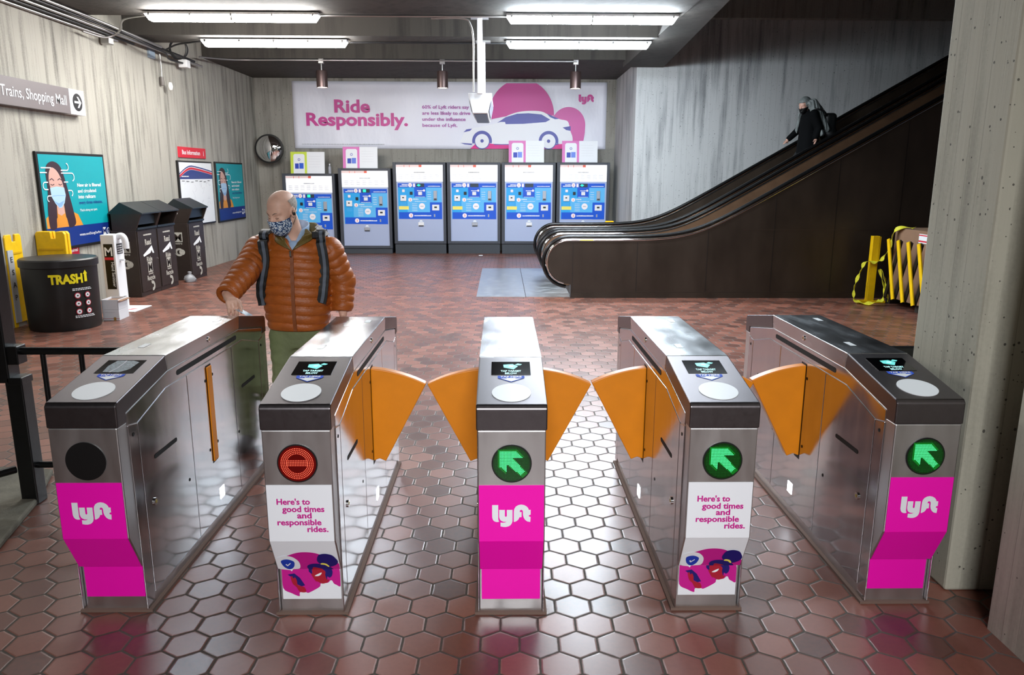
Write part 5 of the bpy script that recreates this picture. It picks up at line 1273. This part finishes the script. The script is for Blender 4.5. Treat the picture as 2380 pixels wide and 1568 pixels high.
def front_y(fn, xs, zs, y0=-0.32, y1=0.10):
    ys = np.linspace(y0, y1, 211); out = []
    for x, z in zip(xs, zs):
        v = fn(np.stack([np.full_like(ys, x), ys, np.full_like(ys, z)], -1)); k = np.argmax(v < 0); out.append(ys[k] if v[k] < 0 else y1)
    return np.array(out)
def on_front(xz, lift):
    xs = [p[0] for p in xz]; zs = [p[1] for p in xz]; y = front_y(jacket, xs, zs)
    y = np.minimum.reduce([y, np.roll(y, 1), np.roll(y, -1)]) if len(y) > 12 else y
    return [(a, b-lift, c) for a, b, c in zip(xs, y, zs)]
def strip(pts, wd, th, m_, name, parent, label=None):
    P_ = [Vector(p) for p in pts]; rings = []
    for i, p in enumerate(P_):
        d = (P_[min(i+1, len(P_)-1)]-P_[max(0, i-1)]).normalized(); x = Vector((1, 0, 0)); x = (x-d*x.dot(d)).normalized(); n_ = d.cross(x)
        rings.append([p+x*wd/2+n_*th, p-x*wd/2+n_*th, p-x*wd/2-n_*th, p+x*wd/2-n_*th])
    return MB().loft(rings, m_).build(name, parent, smooth=35, label=label)
zz = np.linspace(0.825, 1.335, 26)
strip(on_front([(0.047, z) for z in zz], 0.004), 0.022, 0.003, mat('zip tape', '#8a4a22', 0.45), 'zipper', man)
MB().box(0.041, 0.053, -0.185, -0.178, 1.30, 1.335, CHROME).build('zip_pull', man, bevel=0.002)
# collar, shirt
def collar(Pn):
    z = Pn[:, 2]-1.325; x = Pn[:, 0]-0.042; y = Pn[:, 1]+0.012
    a = 0.082+z*0.42; b = 0.094+z*0.22
    tilt = z-0.03*(y/0.1)                        # stands higher at the nape
    r = np.sqrt((x/a)**2+(y/b)**2); d = np.abs((r-1)*np.minimum(a, b))-0.007
    d = smax(d, np.maximum(-z-0.01, z-0.135-0.35*np.clip(y, -0.2, 0.1)), 0.008)
    return smax(d, -np.maximum(np.abs(x)-0.012-z*0.55, y+0.02), 0.01)
sdf_mesh('collar', collar, (-0.14, -0.17, 1.30), (0.22, 0.16, 1.53), 0.004, mat('olive collar lining', '#6f5c2c', 0.5, noise=(60, 0.15), bump=(70, 0.4, 0.004)), man)
SHM = mat('pale blue shirt', '#a9c3e3', 0.7, noise=(30, 0.06), bump=(80, 0.2, 0.003))
def shirt(Pn):
    z = Pn[:, 2]-1.34; x = Pn[:, 0]-0.040; y = Pn[:, 1]+0.004
    a = 0.068+z*0.10; b = 0.076+z*0.05
    r = np.sqrt((x/a)**2+(y/b)**2); d = np.abs((r-1)*np.minimum(a, b))-0.005
    d = smax(d, np.maximum(-z, z-0.145-0.35*np.clip(y, -0.2, 0.1)), 0.006)
    d = smax(d, -np.maximum(np.abs(x-0.004)-0.004-np.maximum(z-0.03, 0)*0.5, y+0.02), 0.006)
    return smin(d, d_ell(Pn, (0.045, -0.075, 1.335), (0.066, 0.052, 0.055)), 0.008)
sdf_mesh('shirt', shirt, (-0.07, -0.16, 1.27), (0.16, 0.11, 1.54), 0.004, SHM, man)
OLV = _mats['olive collar lining']
def flap(outer, inner, n=9):
    rows = []
    for i in range(n):
        t_ = i/(n-1)
        def at_(c):
            q_ = t_*(len(c)-1); k_ = min(int(q_), len(c)-2); r_ = q_-k_; return (c[k_][0]+(c[k_+1][0]-c[k_][0])*r_, c[k_][1]+(c[k_+1][1]-c[k_][1])*r_)
        o_, i_ = at_(outer), at_(inner); rows.append([(o_[0]+(i_[0]-o_[0])*j/5, o_[1]+(i_[1]-o_[1])*j/5) for j in range(6)])
    flat = [p for r in rows for p in r]; yy = front_y(jacket, [p[0] for p in flat], [p[1] for p in flat])
    vs = []
    for (x, z), y in zip(flat, yy):
        vs.append((x, min(y, -0.035)-0.012, z))
    Y_ = np.array([v[1] for v in vs]).reshape(n, 6)
    for _ in range(3): Y_ = (np.minimum(Y_, np.roll(Y_, 1, 0)) if False else Y_)
    fs = [(i*6+j, i*6+j+1, (i+1)*6+j+1, (i+1)*6+j) for i in range(n-1) for j in range(5)]
    o_ = MB().add(vs, fs, OLV).build('collar_flap', man, smooth=80)
    m_ = o_.modifiers.new('thick', 'SOLIDIFY'); m_.thickness = 0.008; m_.offset = 0
    sm_ = o_.modifiers.new('soft', 'SUBSURF'); sm_.levels = 1; sm_.render_levels = 1
flap([(0.047, 1.332), (0.10, 1.362), (0.150, 1.388), (0.168, 1.405), (0.150, 1.440), (0.125, 1.462)], [(0.050, 1.340), (0.066, 1.366), (0.082, 1.390), (0.094, 1.414), (0.104, 1.440), (0.110, 1.462)])
flap([(0.045, 1.332), (-0.005, 1.356), (-0.055, 1.378), (-0.078, 1.392), (-0.070, 1.425), (-0.05, 1.445)], [(0.041, 1.340), (0.022, 1.362), (0.006, 1.384), (-0.008, 1.406), (-0.020, 1.426), (-0.03, 1.445)])
# mask, ear loop, hair, stubble, brows
g = NG('navy and white floral mask'); Pq = g.coord()
v = g.N.new('ShaderNodeTexVoronoi'); g.put(v.inputs['Vector'], Pq); v.inputs['Scale'].default_value = 105
nn_ = g.noise(Pq, 150, 3)
fz = g.math('ADD', v.outputs['Distance'], g.math('MULTIPLY', g.math('SUBTRACT', nn_, 0.5), 0.9))
g.put(g.b.inputs['Base Color'], g.ramp(fz, [(0.36, rgb('#eef3f8')), (0.48, rgb('#8fb3d6')), (0.62, rgb('#2b4675')), (0.95, rgb('#1e2f58'))])); g.b.inputs['Roughness'].default_value = 0.8
def mask(Pn):
    q = hq(Pn); d = smin(head_field(q)-0.006, d_ell(q, (0, -0.055, -0.070), (0.058, 0.062, 0.062)), 0.02)
    d = np.abs(d)-0.0022
    top = q[:, 2]+0.030-0.012*np.exp(-(q[:, 0]/0.02)**2)+0.12*np.abs(q[:, 0])*0
    return smax(smax(d, top, 0.004), np.maximum(q[:, 1]+0.006+0.35*(q[:, 2]+0.08), -0.142-q[:, 2]), 0.004)
sdf_mesh('face_mask', mask, HC-0.17, HC+0.17, 0.0033, g.m, man)
def loop(sx):
    MB().tube([hw((sx*0.068, -0.020, -0.036)), hw((sx*0.082, 0.0, -0.012)), hw((sx*0.089, 0.022, 0.020)), hw((sx*0.086, 0.034, 0.0)), hw((sx*0.078, 0.022, -0.05)), hw((sx*0.066, -0.010, -0.085))], 0.0015, BLACK, 6).build('ear_loop', man, smooth=60)
loop(1); loop(-1)
MB().lathe([(0, -0.010), (0.008, -0.008), (0.010, 0.0), (0.008, 0.008), (0, 0.010)], BLACK, tuple(hw((0.093, 0.002, -0.018))), 14).build('earbud', man, smooth=60)
HAIR = mat('short grey hair', '#b9b0a8', 0.8, noise=(240, 0.35), bump=(300, 0.6, 0.004))
def hair(Pn):
    q = hq(Pn); d = np.abs(d_ell(q, (0, 0.015, 0.034), (0.081, 0.101, 0.088)))-0.0022
    cut = np.maximum(-(q[:, 1]-0.012+0.25*(q[:, 2]-0.02)), np.maximum(q[:, 2]-0.070, -0.045-q[:, 2]))
    return smax(d, cut, 0.006)
sdf_mesh('hair', hair, HC-0.13, HC+0.13, 0.0036, HAIR, man)
def stubble(Pn):
    q = hq(Pn); d = np.abs(head_field(q)-0.001)-0.0018
    cut = np.maximum(np.maximum(q[:, 2]+0.030, -0.120-q[:, 2]), np.maximum(q[:, 1]-0.004, -np.abs(q[:, 0])+0.045))
    return smax(d, cut, 0.006)
sdf_mesh('beard', stubble, HC-0.13, HC+0.13, 0.0034, mat('grey stubble', '#c7a597', 0.7, noise=(260, 0.3), bump=(300, 0.4, 0.003)), man)
for sx in (-1, 1):
    MB().tube([hw((sx*0.014, -0.0955, 0.012)), hw((sx*0.030, -0.0905, 0.019)), hw((sx*0.047, -0.078, 0.017))], 0.0028, mat('greying brow', '#8f7a6b', 0.8), 8, rs=[0.0022, 0.003, 0.0012]).build('eyebrow', man, smooth=60)
    MB().tube([hw((sx*0.019, -0.0862, -0.014)), hw((sx*0.031, -0.0875, -0.0175)), hw((sx*0.044, -0.083, -0.013))], 0.0013, mat('lash line', '#4a322a', 0.7), 6).build('eyelashes', man, smooth=60)
TRM = mat('olive green trousers', '#6f7752', 0.75, noise=(12, 0.12), bump=(18, 0.5, 0.02))
def trousers(Pn):
    z = Pn[:, 2]; a = np.interp(z, [0.66, 0.86], [0.18, 0.168]); b = np.interp(z, [0.66, 0.86], [0.125, 0.128])
    r = np.sqrt(((Pn[:, 0]-0.03)/a)**2+((Pn[:, 1]+0.01)/b)**2); d = smax((r-1)*np.minimum(a, b), np.maximum(0.70-z, z-0.87), 0.02)
    wr = 0.004*np.sin(z*70+Pn[:, 0]*14)*np.sin(z*23)
    for hx, k_, a_ in ((-0.058, KR, AR), (0.118, KL, AL)):
        e = a_+np.array((0, 0, 0.0)); d1 = smin(d_cone(Pn, (hx, -0.005, 0.76), k_, 0.108, 0.084), d_cone(Pn, k_, e, 0.083, 0.066), 0.02)+wr
        d = smin(d, d1, 0.035)
    return d
sdf_mesh('trousers', trousers, (-0.22, -0.24, 0.02), (0.28, 0.26, 0.90), 0.0065, TRM, man)
SHOE = mat('grey suede shoe', '#4b4744', 0.7)
for a_ in (AR, AL):
    zt = max(0.0, a_[2]-0.10)
    def shoe(Pn, a_=a_, zt=zt):
        c = np.array((a_[0], a_[1]-0.07, zt+0.045)); d = d_ell(Pn, c, (0.052, 0.150, 0.055)); d = smin(d, d_ell(Pn, (a_[0], a_[1]+0.01, zt+0.08), (0.052, 0.062, 0.07)), 0.03)
        return smax(d, zt-Pn[:, 2], 0.006)
    c = np.array((a_[0], a_[1]-0.07, zt+0.06)); sdf_mesh('shoe', shoe, c-np.array((0.09, 0.19, 0.09)), c+np.array((0.09, 0.19, 0.11)), 0.006, SHOE, man)
# backpack and its straps
bp_ = thing('backpack', 'black backpack with grey-striped straps worn by the person in the orange jacket', 'backpack', (-1.36, 4.85, 0))
BPM = mat('black pack cloth', '#131416', 0.6, noise=(40, 0.2), bump=(90, 0.2, 0.003)); GREYW = mat('grey webbing', '#5c6470', 0.5)
sdf_mesh('pack_body', lambda Pn: smin(d_box(Pn, (0.03, 0.235, 1.12), (0.145, 0.075, 0.24), 0.06), d_box(Pn, (0.03, 0.30, 1.02), (0.115, 0.05, 0.12), 0.04), 0.03), (-0.16, 0.10, 0.82), (0.22, 0.40, 1.42), 0.009, BPM, bp_)
def strap(xz, over):
    on_ = on_front(xz, 0.012); pts = over+[Vector(p) for p in on_]
    cv = arc(pts, 4); nlast = len(on_)
    yy = front_y(jacket, [p.x for p in cv], [p.z for p in cv]); k0 = 4*(len(over))
    ym = [min(yy[max(0, i-5):i+6]) for i in range(len(cv))]
    cv = [Vector((p.x, min(p.y, ym[i]-0.012), p.z)) if i >= k0 else p for i, p in enumerate(cv)]
    s_ = strip(cv, 0.058, 0.006, BPM, 'strap', bp_); strip([p+Vector((0.004, -0.0075, 0.002)) for p in cv], 0.020, 0.002, GREYW, 'webbing', s_)
strap([(-0.140, 1.385), (-0.128, 1.33), (-0.126, 1.27), (-0.140, 1.20), (-0.158, 1.13), (-0.172, 1.06), (-0.168, 0.98)], [Vector((-0.11, 0.165, 1.36)), Vector((-0.125, 0.10, 1.425)), Vector((-0.14, 0.0, 1.452)), Vector((-0.145, -0.075, 1.43))])
strap([(0.218, 1.375), (0.226, 1.33), (0.232, 1.27), (0.234, 1.20), (0.230, 1.13), (0.224, 1.06), (0.21, 1.0)], [Vector((0.17, 0.165, 1.36)), Vector((0.19, 0.10, 1.425)), Vector((0.205, 0.0, 1.452)), Vector((0.212, -0.075, 1.432))])
MB().box(0.165, 0.205, -0.10, -0.085, 1.408, 1.448, BPM).build('buckle', bp_, bevel=0.004)
tg = MB(); tg.obox(Fr((0.20, -0.02, 1.462), (0.75, -0.25, -0.62), (0.4, 0.2, 0.25)), -0.02, 0.065, -0.016, 0.016, 0, 0.003, WHITE); tg.tube([(0.20, -0.02, 1.46), (0.19, -0.03, 1.485), (0.175, -0.04, 1.47)], 0.004, WHITE, 6); tg.build('white_tag', bp_)
cd = thing('fare_card', 'small pale card held by the person in the orange jacket over the gate end', 'card', tuple(np.array((-1.36, 4.85, 0))+WR+hd*0.150+hs*0.036-hn*0.030))
fcd = Fr((0, 0, 0), Vector(hd*0.9+hs*0.45-hn*0.06), Vector(hn*0.30+hs*-0.9+hd*0.42))
MB().obox(fcd, -0.030, 0.056, -0.027, 0.027, -0.0006, 0.0006, mat('pale card', '#b9cfe0', 0.3)).build('card', cd)

# ---- woman riding the farther escalator
def stepz(x):
    k = int((x-2.2)/0.40+1e-6); xx = 2.2+0.40*k; return max(0.02, pz(xx+0.2)-0.98)
wx, wy = 5.40, 13.62; wz = stepz(wx)
wo = thing('person', 'person with long grey hair and dark coat descending the escalator', 'person', (wx, wy, wz))
COAT = mat('black wool coat', '#08090b', 0.85, bump=(50, 0.3, 0.004), spec=0.1); WH = mat('long silver hair', '#6f7574', 0.55, noise=(60, 0.3), stretch=(1, 1, 0.15), bump=(90, 0.7, 0.01))
S2 = 0.975
wHC = np.array((-0.10, -0.02, 1.60))*S2; wHR = Rz(math.radians(-62))@Rx(math.radians(20))
dz = stepz(wx-0.40)-wz
def w_arm(Pn, d, s_, e_, w_, h_):
    d = smin(d, d_cone(Pn, s_, e_, 0.046, 0.038), 0.02); d = smin(d, d_cone(Pn, e_, w_, 0.037, 0.024), 0.012)
    hdir = np.array(h_, float); hdir /= np.linalg.norm(hdir); c = np.array(w_)+hdir*0.05; d = smin(d, d_ell(Pn, c, (0.026, 0.034, 0.045)), 0.015)
    for o in (-0.024, -0.008, 0.008, 0.024): d = smin(d, d_cone(Pn, c+hdir*0.03+np.array((0, o, 0)), c+hdir*0.075+np.array((-0.012, o, 0)), 0.009, 0.007), 0.004)
    return smin(d, d_cone(Pn, c+np.array((-0.02, -0.02, 0)), c+hdir*0.03+np.array((-0.045, -0.02, 0)), 0.011, 0.008), 0.006)
wSN, wEN, wWN = np.array((0.02, -0.19, 1.40)), np.array((0.12, -0.22, 1.16)), np.array((0.07, -0.23, 1.10-0.09))
wSF, wEF, wWF = np.array((-0.02, 0.17, 1.40)), np.array((-0.08, 0.21, 1.15)), np.array((-0.24, 0.20, 1.00))
def w_body(Pn):
    d = head_field((Pn-wHC)@wHR); d = smin(d, d_cone(Pn, wHC+np.array((0.02, 0, -0.08)), (-0.02, 0, 1.42), 0.048, 0.055), 0.03)
    d = smin(d, d_ell(Pn, (0.0, 0, 1.22), (0.10, 0.15, 0.24)), 0.05); d = smin(d, d_ell(Pn, (0.02, 0, 0.93), (0.11, 0.155, 0.18)), 0.06)
    d = w_arm(Pn, d, wSN, wEN, wWN, (-0.1, 0, -1)); d = w_arm(Pn, d, wSF, wEF, wWF, (-0.7, 0, -0.8))
    for y, kx, ax, az in ((-0.09, -0.05, 0.02, 0.09), (0.09, -0.22, -0.20, 0.09+dz)):
        d = smin(d, d_cone(Pn, (0.02, y, 0.88), (kx, y, 0.49), 0.082, 0.055), 0.03); d = smin(d, d_cone(Pn, (kx, y, 0.49), (ax, y, az), 0.054, 0.036), 0.015)
        d = smin(d, d_cone(Pn, (ax+0.02, y, az-0.03), (ax-0.14, y, az-0.05), 0.036, 0.028), 0.02)
    return d
sdf_mesh('body', w_body, (-0.55, -0.36, -0.36), (0.40, 0.36, 1.86), 0.008, mat('pale skin', '#c79a88', 0.5), wo)
def coat(Pn):
    z = Pn[:, 2]; a = np.interp(z, [0.36, 0.8, 1.1, 1.35, 1.48], [0.24, 0.19, 0.15, 0.13, 0.07]); b = np.interp(z, [0.36, 0.8, 1.1, 1.35, 1.48], [0.25, 0.22, 0.20, 0.19, 0.09])
    cx = np.interp(z, [0.36, 0.9, 1.4], [0.06, 0.03, 0.0]); th = np.arctan2(Pn[:, 1], Pn[:, 0]-cx)
    r = np.sqrt(((Pn[:, 0]-cx)/a)**2+(Pn[:, 1]/b)**2)*(1+0.05*np.sin(th*7)*np.clip((1.0-z)/0.6, 0, 1)); d = smax((r-1)*np.minimum(a, b), np.maximum(0.36-z, z-1.49), 0.02)
    for s_, e_, w_ in ((wSN, wEN, wWN), (wSF, wEF, wWF)): d = smin(d, d_cone(Pn, s_, e_, 0.075, 0.062), 0.03); d = smin(d, d_cone(Pn, e_, w_, 0.062, 0.05), 0.02)
    return d
sdf_mesh('coat', coat, (-0.42, -0.34, 0.30), (0.38, 0.32, 1.55), 0.011, COAT, wo)
def w_trs(Pn):
    d = np.full(len(Pn), 9.0)
    for y, kx, ax, az in ((-0.09, -0.05, 0.02, 0.09), (0.09, -0.22, -0.20, 0.09+dz)): d = np.minimum(d, smin(d_cone(Pn, (0.02, y, 0.86), (kx, y, 0.49), 0.095, 0.07), d_cone(Pn, (kx, y, 0.49), (ax, y, az), 0.068, 0.055), 0.02))
    return d
sdf_mesh('trousers', w_trs, (-0.40, -0.24, -0.30), (0.2, 0.24, 0.98), 0.011, mat('black trousers', '#0a0b10', 0.8), wo)
for y, ax, az in ((-0.09, 0.02, 0.09), (0.09, -0.20, 0.09+dz)):
    sdf_mesh('shoe', lambda Pn, y=y, ax=ax, az=az: smax(smin(d_ell(Pn, (ax-0.06, y, az-0.045), (0.13, 0.048, 0.045)), d_ell(Pn, (ax, y, az-0.02), (0.05, 0.048, 0.07)), 0.02), az-0.088-Pn[:, 2], 0.005), (ax-0.24, y-0.09, az-0.12), (ax+0.12, y+0.09, az+0.09), 0.008, BLACK, wo)
def w_hair(Pn):
    q = (Pn-wHC)@wHR; d = smax(d_ell(q, (0, 0.022, 0.036), (0.098, 0.118, 0.104)), -np.maximum(q[:, 1]+0.050, q[:, 2]-0.052), 0.015)
    for (a, b, r0, r1) in (((-0.02, -0.11, 1.58), (0.15, -0.25, 1.06), 0.05, 0.042), ((0.03, -0.10, 1.60), (0.26, -0.20, 1.14), 0.058, 0.05), ((0.06, -0.02, 1.60), (0.33, -0.10, 1.25), 0.065, 0.06), ((-0.10, 0.10, 1.52), (-0.14, 0.17, 1.10), 0.03, 0.022)):
        d = smin(d, d_cone(Pn, a, b, r0, r1)+0.006*np.sin(Pn[:, 0]*120+Pn[:, 1]*90), 0.03)
    return smax(d, -np.maximum(head_field(q)-0.0, q[:, 1]+0.03), 0.004)
sdf_mesh('hair', w_hair, (-0.32, -0.32, 0.96), (0.42, 0.28, 1.84), 0.0085, WH, wo)
def w_mask(Pn):
    q = (Pn-wHC)@wHR; d = np.abs(smin(head_field(q)-0.006, d_ell(q, (0, -0.055, -0.070), (0.058, 0.062, 0.062)), 0.02))-0.003
    return smax(smax(d, q[:, 2]+0.030, 0.004), np.maximum(q[:, 1]+0.006, -0.14-q[:, 2]), 0.004)
sdf_mesh('face_mask', w_mask, wHC-0.16, wHC+0.16, 0.006, BLACK, wo)
bg = thing('shoulder_bag', 'large dark bag carried behind the grey-haired person on the escalator', 'bag', (wx+0.33, wy-0.05, wz))
sdf_mesh('bag_body', lambda Pn: smin(d_box(Pn, (0, 0, 1.22), (0.11, 0.15, 0.20), 0.07), d_ell(Pn, (0.02, -0.02, 1.06), (0.15, 0.17, 0.13)), 0.04), (-0.2, -0.25, 0.85), (0.25, 0.25, 1.5), 0.012, mat('dark bag leather', '#0f1112', 0.5), bg)
MB().tube(arc([(-0.08, -0.13, 1.36), (-0.16, -0.16, 1.44), (-0.27, -0.15, 1.48), (-0.33, -0.08, 1.47)]), 0.014, BLACK, 8).build('strap', bg, smooth=60)
